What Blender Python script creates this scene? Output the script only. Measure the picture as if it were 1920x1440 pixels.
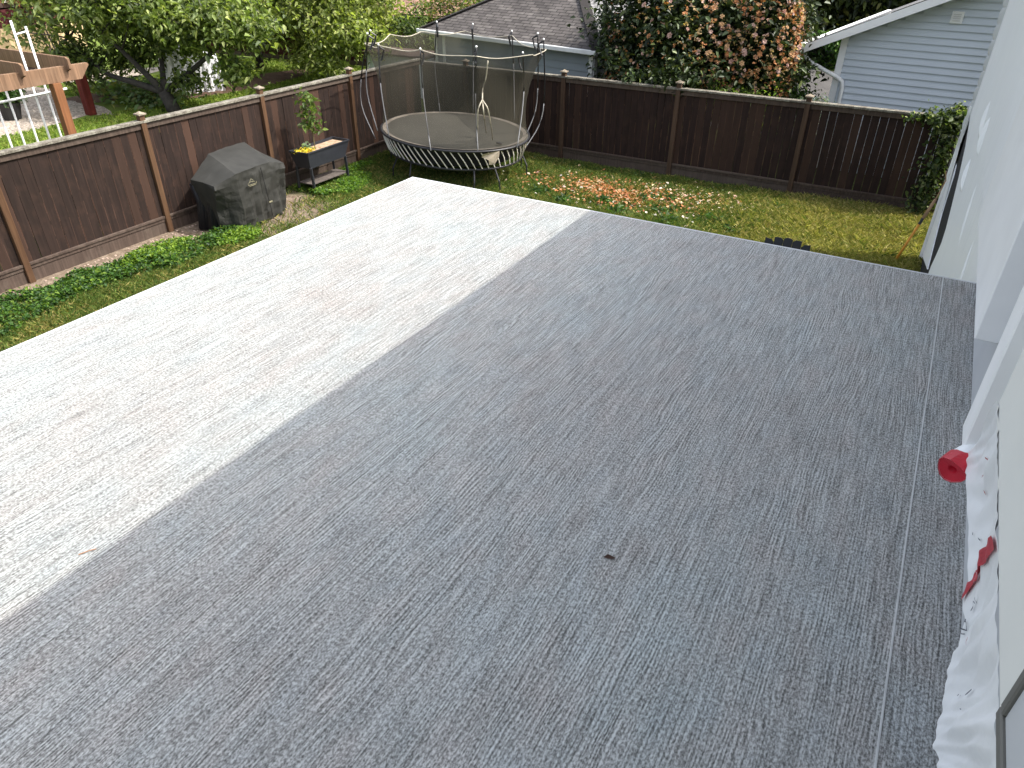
import bpy, bmesh, math, random
import numpy as np
from mathutils import Vector, Matrix, noise
random.seed(7); rng = np.random.default_rng(7)
for o in list(bpy.data.objects): bpy.data.objects.remove(o)
S = bpy.context.scene; COL = S.collection
# ------------------------------------------------------------------ camera, sky, sun, exposure
EYE = Vector((0, 0, 4.4))
f = 1336.0
def cray(x, y): return Vector(((x-960)/f, -(y-720)/f, -1))
ax_y = cray(1860, -130).normalized(); ax_z = (-cray(942, 2800)).normalized()
ax_y = (ax_y - ax_z*ax_y.dot(ax_z)).normalized(); ax_x = ax_y.cross(ax_z)
R3 = Matrix((ax_x, ax_y, ax_z))
cd = bpy.data.cameras.new('camera'); cam = bpy.data.objects.new('camera', cd); COL.objects.link(cam)
cam.matrix_world = Matrix.Translation(EYE) @ R3.to_4x4()
cd.sensor_width = 36; cd.lens = f/1920*36; cd.clip_start = .02; cd.clip_end = 500
S.camera = cam
SUN_EL, SUN_AZ = math.radians(52), math.radians(22)          # azimuth from +X towards +Y
sdir = Vector((math.cos(SUN_EL)*math.cos(SUN_AZ), math.cos(SUN_EL)*math.sin(SUN_AZ), math.sin(SUN_EL)))
W = bpy.data.worlds.new('World'); S.world = W; W.use_nodes = True
wn = W.node_tree; bg = wn.nodes['Background']; sky = wn.nodes.new('ShaderNodeTexSky')
sky.sky_type = 'NISHITA'; sky.sun_disc = False; sky.sun_elevation = SUN_EL; sky.sun_rotation = math.pi/2-SUN_AZ
sky.air_density = 1.0; sky.dust_density = 4.0; sky.ozone_density = .3
hsv = wn.nodes.new('ShaderNodeHueSaturation'); hsv.inputs['Saturation'].default_value = .50
wn.links.new(sky.outputs[0], hsv.inputs['Color']); wn.links.new(hsv.outputs[0], bg.inputs[0]); bg.inputs[1].default_value = .15
sl = bpy.data.lights.new('sun', 'SUN'); sl.energy = 2.0; sl.angle = math.radians(.5); sl.color = (1, .955, .88)
so = bpy.data.objects.new('sun', sl); COL.objects.link(so); so.rotation_euler = sdir.to_track_quat('Z', 'Y').to_euler()
S.view_settings.view_transform = 'Standard'; S.view_settings.look = 'None'
S.view_settings.gamma = 1; S.view_settings.use_curve_mapping = False; S.view_settings.exposure = 1.5
S.render.engine = 'CYCLES'
S.cycles.max_bounces = 8; S.cycles.transparent_max_bounces = 16

# ------------------------------------------------------------------ helpers
def link(o, parent=None):
    COL.objects.link(o)
    if parent is not None: o.parent = parent
    return o
def tag(o, label=None, cat=None, group=None, kind=None):
    if label: o['label'] = label
    if cat: o['category'] = cat
    if group: o['group'] = group
    if kind: o['kind'] = kind
    return o
def thing(name, label, cat, loc=(0, 0, 0), rz=0, group=None):
    o = bpy.data.objects.new(name, None); o.empty_display_size = .1
    o.location = loc; o.rotation_euler = (0, 0, rz); link(o); return tag(o, label, cat, group)
class MB:
    """collects geometry in WORLD coordinates (or local if the parent sits at its own place)"""
    def __init__(s): s.v = []; s.f = []; s.m = []
    def add(s, vs, fs):
        n = len(s.v); s.v += [tuple(v) for v in vs]; s.f += [tuple(i+n for i in q) for q in fs]; return s
    def box(s, x0, x1, y0, y1, z0, z1, M=None):
        vs = [(x, y, z) for x in (x0, x1) for y in (y0, y1) for z in (z0, z1)]
        if M is not None: vs = [M @ Vector(v) for v in vs]
        return s.add(vs, [(0, 1, 3, 2), (4, 6, 7, 5), (0, 4, 5, 1), (2, 3, 7, 6), (0, 2, 6, 4), (1, 5, 7, 3)])
    def bar(s, a, b, w, h, up=(0, 0, 1)):
        a = Vector(a); b = Vector(b); d = (b-a).normalized(); u = Vector(up)
        r = d.cross(u)
        if r.length < 1e-4: r = d.cross(Vector((1, 0, 0)))
        r.normalize(); u = r.cross(d)
        vs = [p + r*(w/2)*sx + u*(h/2)*sz for p in (a, b) for sx, sz in ((-1, -1), (1, -1), (1, 1), (-1, 1))]
        return s.add(vs, [(3, 2, 1, 0), (4, 5, 6, 7), (0, 1, 5, 4), (1, 2, 6, 5), (2, 3, 7, 6), (3, 0, 4, 7)])
    def tube(s, pts, r, n=6, closed=False, caps=True):
        pts = [Vector(p) for p in pts]; k = len(pts)
        rs = r if hasattr(r, '__len__') else [r]*k
        ref = Vector((.13, .31, .94)); rings = []
        for i, p in enumerate(pts):
            if closed: d = pts[(i+1) % k]-pts[i-1]
            else: d = pts[min(i+1, k-1)]-pts[max(i-1, 0)]
            d.normalize(); a = d.cross(ref)
            if a.length < .05: a = d.cross(Vector((1, 0, 0)))
            a.normalize(); b = d.cross(a)
            rings.append([p + (a*math.cos(t)+b*math.sin(t))*rs[i] for t in [2*math.pi*j/n for j in range(n)]])
        vs = [v for g in rings for v in g]; fs = []
        for i in range(k if closed else k-1):
            i2 = (i+1) % k
            for j in range(n): fs.append((i*n+j, i2*n+j, i2*n+(j+1) % n, i*n+(j+1) % n))
        if caps and not closed:
            fs.append(tuple(range(n))); fs.append(tuple((k-1)*n+j for j in reversed(range(n))))
        return s.add(vs, fs)
    def prism(s, poly, ax, lo, hi):
        """poly in the two other axes, extruded along ax"""
        def mk(p, t):
            q = list(p); q.insert(ax, t); return q
        n = len(poly); vs = [mk(p, lo) for p in poly]+[mk(p, hi) for p in poly]
        fs = [tuple(range(n)), tuple(reversed(range(n, 2*n)))]+[(i, n+i, n+(i+1) % n, (i+1) % n) for i in range(n)]
        return s.add(vs, fs)
    def sphere(s, c, r, n=8, sq=(1, 1, 1)):
        c = Vector(c); vs = [c+Vector((0, 0, r*sq[2]))]; k = n//2
        for i in range(1, k):
            a = math.pi*i/k
            for j in range(n):
                b = 2*math.pi*j/n; vs.append(c+Vector((r*sq[0]*math.sin(a)*math.cos(b), r*sq[1]*math.sin(a)*math.sin(b), r*sq[2]*math.cos(a))))
        vs.append(c-Vector((0, 0, r*sq[2]))); fs = []
        for j in range(n):
            fs.append((0, 1+j, 1+(j+1) % n)); fs.append((len(vs)-1, 1+(k-2)*n+(j+1) % n, 1+(k-2)*n+j))
            for i in range(k-2): fs.append((1+i*n+j, 1+(i+1)*n+j, 1+(i+1)*n+(j+1) % n, 1+i*n+(j+1) % n))
        return s.add(vs, fs)
    def build(s, name, mat, parent=None, smooth=False, bevel=0, loc=None):
        me = bpy.data.meshes.new(name); me.from_pydata(s.v, [], s.f)
        bm = bmesh.new(); bm.from_mesh(me); bmesh.ops.recalc_face_normals(bm, faces=bm.faces)
        if bevel: bmesh.ops.bevel(bm, geom=bm.edges[:], offset=bevel, segments=1, affect='EDGES', clamp_overlap=True)
        bm.to_mesh(me); bm.free()
        if smooth: me.polygons.foreach_set('use_smooth', [True]*len(me.polygons))
        me.materials.append(mat); o = bpy.data.objects.new(name, me); link(o, parent)
        if parent is not None and parent.type == 'EMPTY' and loc is None:
            o.matrix_parent_inverse = parent.matrix_basis.inverted()
        if loc is not None: o.location = loc
        return o
def npmesh(name, V, F, mat, parent=None, col=None, smooth=False):
    """V (n,3) F (m,k) all faces of k corners"""
    me = bpy.data.meshes.new(name); m, k = F.shape
    me.vertices.add(len(V)); me.vertices.foreach_set('co', V.astype(np.float32).ravel())
    me.loops.add(m*k); me.loops.foreach_set('vertex_index', F.astype(np.int32).ravel())
    me.polygons.add(m); me.polygons.foreach_set('loop_start', np.arange(0, m*k, k, dtype=np.int32))
    try: me.polygons.foreach_set('loop_total', np.full(m, k, dtype=np.int32))
    except Exception: pass
    if smooth: me.polygons.foreach_set('use_smooth', np.ones(m, dtype=bool))
    me.update(calc_edges=True)
    if col is not None:
        a = me.color_attributes.new('Col', 'FLOAT_COLOR', 'POINT')
        c = np.ones((len(V), 4), np.float32); c[:, :3] = col; a.data.foreach_set('color', c.ravel())
    me.materials.append(mat); o = bpy.data.objects.new(name, me); link(o, parent)
    if parent is not None and parent.type == 'EMPTY': o.matrix_parent_inverse = parent.matrix_basis.inverted()
    return o
def copy_tree(o, parent=None, loc=None):
    c = o.copy(); COL.objects.link(c)
    if parent is not None: c.parent = parent
    if loc is not None: c.location = loc
    for ch in o.children: copy_tree(ch, c)
    return c

# ------------------------------------------------------------------ materials
class N:
    def __init__(s, name):
        s.m = bpy.data.materials.new(name); s.m.use_nodes = True; s.t = s.m.node_tree; s.b = s.t.nodes['Principled BSDF']
        s.out = s.t.nodes['Material Output']
    def n(s, typ, **kw):
        x = s.t.nodes.new(typ)
        for k, v in kw.items():
            if k.startswith('_'): setattr(x, k[1:], v)
            else: x.inputs[k.replace('__', ' ')].default_value = v
        return x
    def l(s, a, b): s.t.links.new(a, b)
    def coord(s, kind='Object', scale=(1, 1, 1), loc=None):
        tc = s.n('ShaderNodeTexCoord'); mp = s.n('ShaderNodeMapping'); mp.inputs['Scale'].default_value = scale
        s.l(tc.outputs[kind], mp.inputs[0])
        if loc is not None: s.l(loc, mp.inputs['Location'])
        return mp.outputs[0]
    def world(s, scale=(1, 1, 1)):
        g = s.n('ShaderNodeNewGeometry'); mp = s.n('ShaderNodeMapping'); mp.inputs['Scale'].default_value = scale
        s.l(g.outputs['Position'], mp.inputs[0]); return mp.outputs[0]
    def noise(s, vec, scale, detail=4, rough=.55, dist=0):
        x = s.n('ShaderNodeTexNoise'); x.inputs['Scale'].default_value = scale; x.inputs['Detail'].default_value = detail
        x.inputs['Roughness'].default_value = rough; x.inputs['Distortion'].default_value = dist; s.l(vec, x.inputs['Vector']); return x.outputs[0]
    def ramp(s, fac, stops):
        r = s.n('ShaderNodeValToRGB'); e = r.color_ramp.elements
        while len(e) < len(stops): e.new(.5)
        for q, (p, c) in zip(e, stops):
            q.position = p; q.color = (*c, 1) if hasattr(c, '__len__') else (c, c, c, 1)
        s.l(fac, r.inputs[0]); return r.outputs[0]
    def math(s, op, a, b=None, c=None):
        x = s.n('ShaderNodeMath', _operation=op)
        for i, v in enumerate((a, b, c)):
            if v is None: continue
            if isinstance(v, (int, float)): x.inputs[i].default_value = v
            else: s.l(v, x.inputs[i])
        return x.outputs[0]
    def mix(s, fac, a, b, typ='MIX'):
        x = s.n('ShaderNodeMix', _data_type='RGBA', _blend_type=typ)
        for v, i in ((fac, 0), (a, 6), (b, 7)):
            if hasattr(v, 'is_linked') or hasattr(v, 'links'): s.l(v, x.inputs[i])
            elif isinstance(v, (int, float)): x.inputs[i].default_value = v if i == 0 else (v, v, v, 1)
            else: x.inputs[i].default_value = (*v, 1)
        return x.outputs[2]
    def bump(s, h, strength=.3, dist=.01):
        x = s.n('ShaderNodeBump'); x.inputs['Strength'].default_value = strength; x.inputs['Distance'].default_value = dist
        s.l(h, x.inputs['Height']); s.l(x.outputs[0], s.b.inputs['Normal']); return x
    def fin(s, col=None, rough=.6, metal=0, spec=.5):
        if col is not None:
            if hasattr(col, 'links'): s.l(col, s.b.inputs['Base Color'])
            else: s.b.inputs['Base Color'].default_value = (*col, 1)
        if hasattr(rough, 'links'): s.l(rough, s.b.inputs['Roughness'])
        else: s.b.inputs['Roughness'].default_value = rough
        s.b.inputs['Metallic'].default_value = metal; s.b.inputs['Specular IOR Level'].default_value = spec
        return s.m
def plain(name, c, rough=.6, var=.18, scale=6, metal=0, bump=.1, spec=.4, kind='Object'):
    m = N(name); v = m.coord(kind); a = m.noise(v, scale, 5)
    c1 = tuple(x*(1-var) for x in c); c2 = tuple(min(1, x*(1+var)) for x in c)
    col = m.ramp(a, [(.3, c1), (.7, c2)]); m.bump(m.noise(v, scale*8, 3), bump, .003)
    return m.fin(col, rough, metal, spec)
def oinfo(m): return m.n('ShaderNodeObjectInfo').outputs['Random']

def mat_deck():
    m = N('woodgrain_vinyl'); v = m.coord('Object'); sp = m.n('ShaderNodeSeparateXYZ'); m.l(v, sp.inputs[0])
    w1 = m.noise(m.coord('Object', (3.2, .75, 1)), 1, 3, .6); w2 = m.noise(m.coord('Object', (16, 1.7, 1)), 1, 3, .6)
    w3 = m.noise(m.coord('Object', (60, 7, 1)), 1, 2, .5)
    x = m.math('ADD', sp.outputs[0], m.math('MULTIPLY', w1, .16)); x = m.math('ADD', x, m.math('MULTIPLY', w2, .024))
    x = m.math('ADD', x, m.math('MULTIPLY', w3, .004))
    st = m.math('SINE', m.math('MULTIPLY', x, 2*math.pi/.0098))
    st2 = m.math('SINE', m.math('MULTIPLY', x, 2*math.pi/.031))
    fuzz = m.noise(m.coord('Object', (190, 110, 1)), 1, 3, .75)
    fib = m.noise(m.coord('Object', (210, 5, 1)), 1, 3, .65)
    zone = m.ramp(m.noise(m.coord('Object', (7, 1.6, 1)), 1, 3, .6), [(.42, 0.15), (.6, 1)])
    h = m.math('ADD', m.math('MULTIPLY', m.math('MULTIPLY', st, zone), .17), m.math('MULTIPLY', st2, .03))
    h = m.math('ADD', h, m.math('MULTIPLY', m.math('SUBTRACT', fuzz, .5), 2.3))
    h = m.math('ADD', h, m.math('MULTIPLY', m.math('SUBTRACT', fib, .5), 1.25))
    h = m.math('ADD', h, .5)
    lum = m.ramp(h, [(.05, (.072, .072, .067)), (.36, (.200, .200, .190)), (.6, (.325, .330, .318)), (.95, (.52, .53, .515))])
    big = m.noise(m.coord('Object', (1.4, .8, 1)), 1.2, 4, .6)
    tint = m.ramp(big, [(.3, (.96, .93, .92)), (.5, (1, 1, 1)), (.72, (.97, 1.03, 1.05))])
    blot = m.noise(m.coord('Object', (10, 5, 1)), 1, 3)
    tint2 = m.ramp(blot, [(.3, (1.03, .985, .975)), (.5, (1, 1, 1)), (.7, (.975, 1.0, 1.025))])
    col = m.mix(1.0, m.mix(1.0, lum, tint, 'MULTIPLY'), tint2, 'MULTIPLY')
    m.bump(h, .16, .0012)
    return m.fin(col, .62, 0, .35)
def mat_board(name, base, worn, amount=.5, light=.35, edges=False):
    m = N(name); r = oinfo(m); cmb = m.n('ShaderNodeCombineXYZ'); m.l(m.math('MULTIPLY', r, 37.0), cmb.inputs[0]); m.l(m.math('MULTIPLY', r, 91.0), cmb.inputs[2])
    v = m.coord('Object', (1, 1, 1), cmb.outputs[0]); v2 = m.coord('Object', (28, 28, 1.1), cmb.outputs[0])
    g = m.noise(v2, 1, 5, .65); b = m.noise(v, 3.2, 4, .6)
    k = tuple(x*.62 for x in base); hi = tuple(x*1.55 for x in base)
    c = m.ramp(g, [(.28, k), (.5, base), (.75, hi)])
    wear = m.math('MULTIPLY', m.ramp(b, [(.5, 0), (.78, 1)]), amount)
    c = m.mix(wear, c, worn)
    # this board's own stain: some boards faded reddish
    old = m.ramp(r, [(.0, 0), (.72, 0), (.8, light), (1, light*1.6)])
    c = m.mix(old, c, worn)
    # worn arrises along one edge of the board
    if edges:
     tc = m.n('ShaderNodeTexCoord'); sp = m.n('ShaderNodeSeparateXYZ'); m.l(tc.outputs['Object'], sp.inputs[0])
     e = m.math('ABSOLUTE', sp.outputs[0]); e = m.ramp(m.math('MULTIPLY', e, 10), [(.60, 0), (.70, 1)])
     en = m.math('GREATER_THAN', m.noise(m.coord('Object', (1, 1, 1.3), cmb.outputs[0]), 1.1, 3), .52)
     c = m.mix(m.math('MULTIPLY', m.math('MULTIPLY', e, en), .75), c, tuple(min(1, x*1.7) for x in worn))
    m.bump(g, .5, .004)
    return m.fin(c, .8, 0, .2)
def mat_leaf(name, trans=.35, rough=.5, gloss=.35):
    m = N(name); a = m.n('ShaderNodeAttribute', _attribute_name='Col'); 
    d = m.n('ShaderNodeBsdfTranslucent'); mx = m.n('ShaderNodeMixShader'); mx.inputs[0].default_value = trans
    tcol = m.mix(1.0, a.outputs['Color'], (1.25, 1.35, .55), 'MULTIPLY')
    m.l(a.outputs['Color'], m.b.inputs['Base Color']); m.l(tcol, d.inputs[0])
    m.b.inputs['Roughness'].default_value = rough; m.b.inputs['Specular IOR Level'].default_value = gloss
    m.l(m.b.outputs[0], mx.inputs[1]); m.l(d.outputs[0], mx.inputs[2]); m.l(mx.outputs[0], m.out.inputs[0]); return m.m
def mat_ground(name, stops, scale=2.5, fine=60, bump=.6):
    m = N(name); v = m.world(); a = m.noise(v, scale, 6, .65); b = m.noise(v, fine, 4, .7)
    c = m.ramp(a, stops); c2 = m.ramp(b, [(.3, .55), (.55, 1.0), (.75, 1.45)])
    col = m.mix(1.0, c, c2, 'MULTIPLY'); m.bump(b, bump, .02); return m.fin(col, .95, 0, .1)
def mat_gravel(name, base, scale=38):
    m = N(name); v = m.world(); vo = m.n('ShaderNodeTexVoronoi'); vo.inputs['Scale'].default_value = scale; m.l(v, vo.inputs['Vector'])
    hs = m.n('ShaderNodeSeparateColor'); m.l(vo.outputs['Color'], hs.inputs[0])
    c = m.ramp(hs.outputs[0], [(0, tuple(x*.5 for x in base)), (.5, base), (1, tuple(min(1, x*1.6) for x in base))])
    m.bump(m.math('SUBTRACT', 1, vo.outputs['Distance']), .8, .02)
    big = m.ramp(m.noise(v, 1.2, 3), [(.3, .8), (.7, 1.15)])
    return m.fin(m.mix(1.0, c, big, 'MULTIPLY'), .9, 0, .2)
def mat_shingle(name, c1, c2, moss=None, L=.9, Hh=.16):
    m = N(name); v = m.coord('UV'); br = m.n('ShaderNodeTexBrick'); m.l(v, br.inputs['Vector'])
    br.inputs['Scale'].default_value = 1; br.inputs['Brick Width'].default_value = .3; br.inputs['Row Height'].default_value = Hh
    br.inputs['Mortar Size'].default_value = .012; br.inputs['Color1'].default_value = (*c1, 1); br.inputs['Color2'].default_value = (*c2, 1)
    br.inputs['Mortar'].default_value = (c1[0]*.35, c1[1]*.35, c1[2]*.35, 1); br.inputs['Bias'].default_value = -.1
    n = m.ramp(m.noise(v, 2.2, 6, .7), [(.3, .62), (.52, 1.0), (.72, 1.45)]); col = m.mix(1.0, br.outputs[0], n, 'MULTIPLY')
    if moss: col = m.mix(m.ramp(m.noise(v, 5, 5, .7), [(.62, 0), (.72, .55)]), col, moss)
    m.bump(br.outputs['Fac'], -.5, .01); return m.fin(col, .9, 0, .2)
def mat_net(name, col, alpha):
    m = N(name); tr = m.n('ShaderNodeBsdfTransparent'); mx = m.n('ShaderNodeMixShader')
    n = m.ramp(m.noise(m.coord('Object', (1, 1, 1)), 1.3, 4), [(.3, alpha*.85), (.7, min(1, alpha*1.12))])
    m.l(n, mx.inputs[0]); m.l(tr.outputs[0], mx.inputs[1]); m.l(m.b.outputs[0], mx.inputs[2]); m.l(mx.outputs[0], m.out.inputs[0])
    m.fin(col, .85, 0, .1); return m.m
def mat_wrap(name, c=(.88, .89, .90), rough=.45):
    m = N(name); v = m.coord('Object'); a = m.noise(v, 2.2, 5, .6, .4); fine = m.noise(v, 45, 3)
    col = m.ramp(a, [(.25, tuple(x*.95 for x in c)), (.7, c)])
    h = m.math('ADD', m.math('MULTIPLY', m.noise(m.coord('Object', (9, 9, 1.4)), 1, 4), 1.0), m.math('MULTIPLY', fine, .06))
    m.bump(h, .55, .02); return m.fin(col, rough, 0, .3)

M = dict(
 deck=mat_deck(),
 fence=mat_board('stained_fence_board', (.021, .0130, .0105), (.070, .038, .026), .4, .5, True),
 fence_r=mat_board('dark_fence_board', (.022, .0125, .0105), (.075, .042, .028), .3, .25, True),
 post=mat_board('fence_post_wood', (.085, .045, .024), (.13, .08, .045), .4, .1),
 post_r=mat_board('rear_post_wood', (.06, .036, .024), (.10, .07, .045), .4, .1),
 rail=mat_board('weathered_rail', (.070, .050, .040), (.13, .105, .085), .6, .2),
 cap=None,
 moss_cap=plain('lichen_cap', (.24, .20, .15), .95, .35, 14, bump=.6),
 wrap=mat_wrap('house_wrap_film'), cream=plain('primed_trim', (.72, .72, .68), .6, .03, 3, bump=.05),
 white=plain('white_paint', (.84, .84, .83), .5, .04, 4, bump=.05),
 grayw=plain('grey_flashing_and_shadow', (.50, .51, .52), .5, .05, 3, bump=.05),
 black=plain('black_sheathing_and_interior_shade', (.012, .012, .016), .8, .2), darkpoly=plain('grey_grill_cover_cloth', (.030, .030, .027), .75, .22, 5, bump=.3, spec=.3),
 blackcloth=plain('black_seam_and_shaded_end', (.010, .010, .013), .6, .2, 5, spec=.4),
 charcoal=plain('charcoal_resin', (.020, .022, .028), .55, .15, 8, spec=.4), blackmetal=plain('black_metal', (.015, .015, .018), .45, .1, spec=.5),
 rodw=plain('white_fibreglass', (.75, .71, .64), .5, .12, 10), rodg=plain('grey_pole', (.22, .22, .23), .5, .1),
 mat=plain('trampoline_fabric', (.068, .063, .050), .85, .14, 1.6, bump=.1), net=mat_net('enclosure_net', (.050, .046, .034), .50),
 strap=plain('cream_webbing', (.42, .38, .30), .8, .15, 10), beige=plain('beige_panel', (.45, .38, .30), .8, .25, 12),
 siding=plain('blue_grey_siding', (.55, .60, .65), .6, .03, 2, bump=.04), siding_w=plain('pale_siding', (.74, .77, .80), .6, .04, 2),
 gar=plain('grey_blue_siding', (.22, .245, .265), .65, .06, 2), gutter=plain('white_gutter', (.66, .66, .64), .45, .1, 6),
 shingle=mat_shingle('grey_shingles', (.078, .070, .067), (.13, .118, .11), (.16, .14, .11), .9, .115),
 shingle_b=mat_shingle('pale_and_sunlit_grey_shingles', (.17, .17, .17), (.24, .235, .235), None, .9, .12),
 tile=mat_shingle('terracotta_shingles', (.25, .14, .10), (.36, .23, .17), None, .9, .2),
 orangep=plain('orange_pole', (.62, .27, .035), .5, .12, 10), woodp=plain('worn_pole_wood', (.30, .19, .11), .8, .2, 10),
 beam=mat_board('pergola_timber', (.19, .115, .07), (.26, .18, .12), .5, .0), redpost=mat_board('red_stained_post', (.085, .014, .010), (.16, .04, .025), .5, .1),
 opost=mat_board('orange_cedar_post', (.18, .075, .032), (.26, .13, .06), .5, .1),
 creamw=plain('cream_stucco', (.62, .47, .27), .8, .07, 5, bump=.2), brownw=plain('brown_wall', (.085, .055, .045), .8, .2),
 redw=plain('dark_red_wood', (.10, .022, .026), .7, .25, 4), redf=mat_board('red_fence_board', (.05, .014, .012), (.08, .03, .024), .4, .2, True),
 leaf=mat_leaf('leaf', .42), leafdark=mat_leaf('glossy_leaf', .12, .45, .28), petal=mat_leaf('petal', .25, .6, .2), grass=mat_leaf('grass_blade', .3, .6, .2),
 bark=plain('bark', (.042, .036, .031), .9, .35, 14, bump=.8), stem=plain('green_stem', (.16, .13, .06), .7, .2, 20),
 soil=mat_ground('garden_soil', [(.3, (.105, .072, .050)), (.5, (.165, .120, .085)), (.62, (.12, .105, .055)), (.8, (.19, .145, .105))], 2.2, 70),
 turf=mat_ground('turf_base', [(.3, (.032, .060, .014)), (.5, (.055, .090, .020)), (.65, (.085, .095, .030)), (.8, (.11, .10, .045))], 1.2, 55),
 lawn=mat_ground('neighbour_lawn', [(.3, (.09, .14, .026)), (.55, (.14, .19, .036)), (.8, (.20, .22, .055))], .7, 35, .8),
 mulch=mat_ground('brown_mulch', [(.3, (.105, .065, .047)), (.6, (.17, .11, .078)), (.8, (.21, .14, .10))], 2.5, 40, .9),
 far=mat_ground('distant_ground', [(.3, (.05, .08, .02)), (.7, (.08, .10, .03))], .4, 12),
 gravel=mat_gravel('pea_gravel', (.34, .29, .24), 26), asphalt=mat_ground('driveway_asphalt', [(.3, (.075, .072, .070)), (.7, (.11, .105, .10))], 1, 60, .3),
 pebble=plain('pebbles', (.36, .27, .22), .85, .35, 30), glass=plain('dark_glass', (.03, .035, .04), .1, .1, spec=.8),
 tarp=mat_wrap('white_row_cover', (.74, .74, .77), .6), red=plain('red_tape', (.50, .012, .03), .4, .12, 20, spec=.5), ink=plain('print_ink', (.055, .06, .09), .6, .1),
 inkred=plain('red_print', (.42, .10, .09), .6, .1), bronze=plain('bronze_frame', (.13, .125, .11), .5, .06, 5), logo=plain('cream_print', (.20, .185, .12), .7, .2, 60),
 pot=plain('dark_pot', (.02, .02, .02), .6), dirtleaf=plain('dry_leaf', (.045, .02, .012), .7), drytwig=plain('dry_twig', (.36, .2, .11), .8),
)
def mat_cap():
    m = N('lichened_cap_rail'); v = m.world(); a = m.noise(v, 9, 6, .7); b = m.noise(v, 55, 5, .75)
    c = m.ramp(a, [(.3, (.09, .08, .065)), (.5, (.16, .145, .12)), (.62, (.24, .23, .19)), (.75, (.12, .115, .075))])
    c = m.mix(1.0, c, m.ramp(b, [(.35, .55), (.5, 1), (.62, 1.5)]), 'MULTIPLY'); m.bump(b, .7, .006); return m.fin(c, .95, 0, .1)
M['cap'] = mat_cap()
def mat_thatch():
    # lawn floor of our yard: bare soil by the left fence, thin turf and dry thatch elsewhere
    m = N('yard_floor'); v = m.world(); sp = m.n('ShaderNodeSeparateXYZ'); m.l(v, sp.inputs[0])
    a = m.noise(v, 1.7, 6, .65); b = m.noise(v, 75, 5, .75); c1 = m.noise(v, 9, 4, .6)
    soil = m.ramp(c1, [(.3, (.135, .098, .070)), (.5, (.20, .155, .115)), (.7, (.27, .215, .165))])
    turf = m.ramp(a, [(.3, (.055, .085, .022)), (.5, (.09, .115, .032)), (.62, (.17, .155, .07)), (.75, (.25, .21, .11))])
    k = m.math('ADD', m.math('MULTIPLY', m.math('ADD', sp.outputs[0], 10.25), 1.4), m.math('MULTIPLY', m.math('SUBTRACT', a, .5), 3.2))
    y = m.math('MULTIPLY', m.math('SUBTRACT', sp.outputs[1], 9.6), 1.3); k = m.math('MAXIMUM', k, y)
    dx = m.math('MULTIPLY', m.math('ADD', sp.outputs[0], 9.6), 1/.95); dy = m.math('MULTIPLY', m.math('SUBTRACT', sp.outputs[1], 8.75), 1/1.3)
    d2 = m.math('ADD', m.math('MULTIPLY', dx, dx), m.math('MULTIPLY', dy, dy)); k = m.math('SUBTRACT', m.math('MINIMUM', k, .7), m.math('MAXIMUM', m.math('SUBTRACT', 1.1, d2), 0))
    fac = m.ramp(k, [(0, 0), (.6, 1)]); c = m.mix(fac, soil, turf)
    c = m.mix(1.0, c, m.ramp(b, [(.3, .5), (.52, 1), (.72, 1.5)]), 'MULTIPLY'); m.bump(b, .8, .02); return m.fin(c, .95, 0, .1)
M['yard'] = mat_thatch()

# ------------------------------------------------------------------ foliage tools
def leaf_cloud(name, P, size, cols, mat, parent=None, aspect=.5, up=.45, droop=.25, stuff=False, jitter=.25):
    n = len(P); size = np.broadcast_to(size, (n,))*(1+jitter*rng.standard_normal(n)).clip(.5, 1.7)
    nrm = rng.standard_normal((n, 3)); nrm[:, 2] = np.abs(nrm[:, 2])+up*1.6; nrm /= np.linalg.norm(nrm, axis=1)[:, None]
    d = rng.standard_normal((n, 3)); d -= nrm*(d*nrm).sum(1)[:, None]; d /= np.linalg.norm(d, axis=1)[:, None]
    s = np.cross(nrm, d); L = size[:, None]; Wd = L*aspect/2
    V = np.empty((n, 6, 3)); dn = np.array([0, 0, -1.])
    V[:, 0] = P; V[:, 1] = P+d*L*.38+s*Wd+nrm*L*.10; V[:, 2] = P+d*L*.74+s*Wd*.72+nrm*L*.06+dn*L*droop*.4
    V[:, 3] = P+d*L+dn*L*droop; V[:, 4] = P+d*L*.74-s*Wd*.72+nrm*L*.06+dn*L*droop*.4; V[:, 5] = P+d*L*.38-s*Wd+nrm*L*.10
    b = (np.arange(n)*6)[:, None]
    F = np.concatenate([b+np.array([[0, 1, 2, 3]]), b+np.array([[0, 3, 4, 5]])])
    C = np.repeat(cols, 6, axis=0)
    o = npmesh(name, V.reshape(-1, 3), F, mat, parent, C)
    if stuff: o['kind'] = 'stuff'
    return o
def pal(n, cs, w=None, j=.16):
    cs = np.array(cs); i = rng.choice(len(cs), n, p=w); return (cs[i]*(1+j*rng.standard_normal((n, 1)))).clip(.004, 1)
def clumps(C, rad, nclump, nleaf, crad, shell=.55, flat=.75, zmin=None):
    """leaf positions in clumps spread in an ellipsoid; returns points, clump centres"""
    C = np.array(C); rad = np.array(rad); u = rng.standard_normal((nclump, 3)); u /= np.linalg.norm(u, axis=1)[:, None]
    r = shell+(1-shell)*rng.random(nclump)**.7; wob = 1+.16*np.sin(u[:, 0]*5+u[:, 1]*4)+.12*rng.standard_normal(nclump)
    cc = C+u*rad*(r*wob)[:, None]
    if zmin is not None: cc = cc[cc[:, 2] > zmin]
    k = len(cc); m = np.maximum(4, (nleaf*(.5+rng.random(k))).astype(int)); idx = np.repeat(np.arange(k), m)
    rr = crad*(.6+.8*rng.random(k)); off = rng.standard_normal((len(idx), 3))*.5; off[:, 2] *= flat
    return cc[idx]+off*rr[idx][:, None], cc, idx
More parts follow.
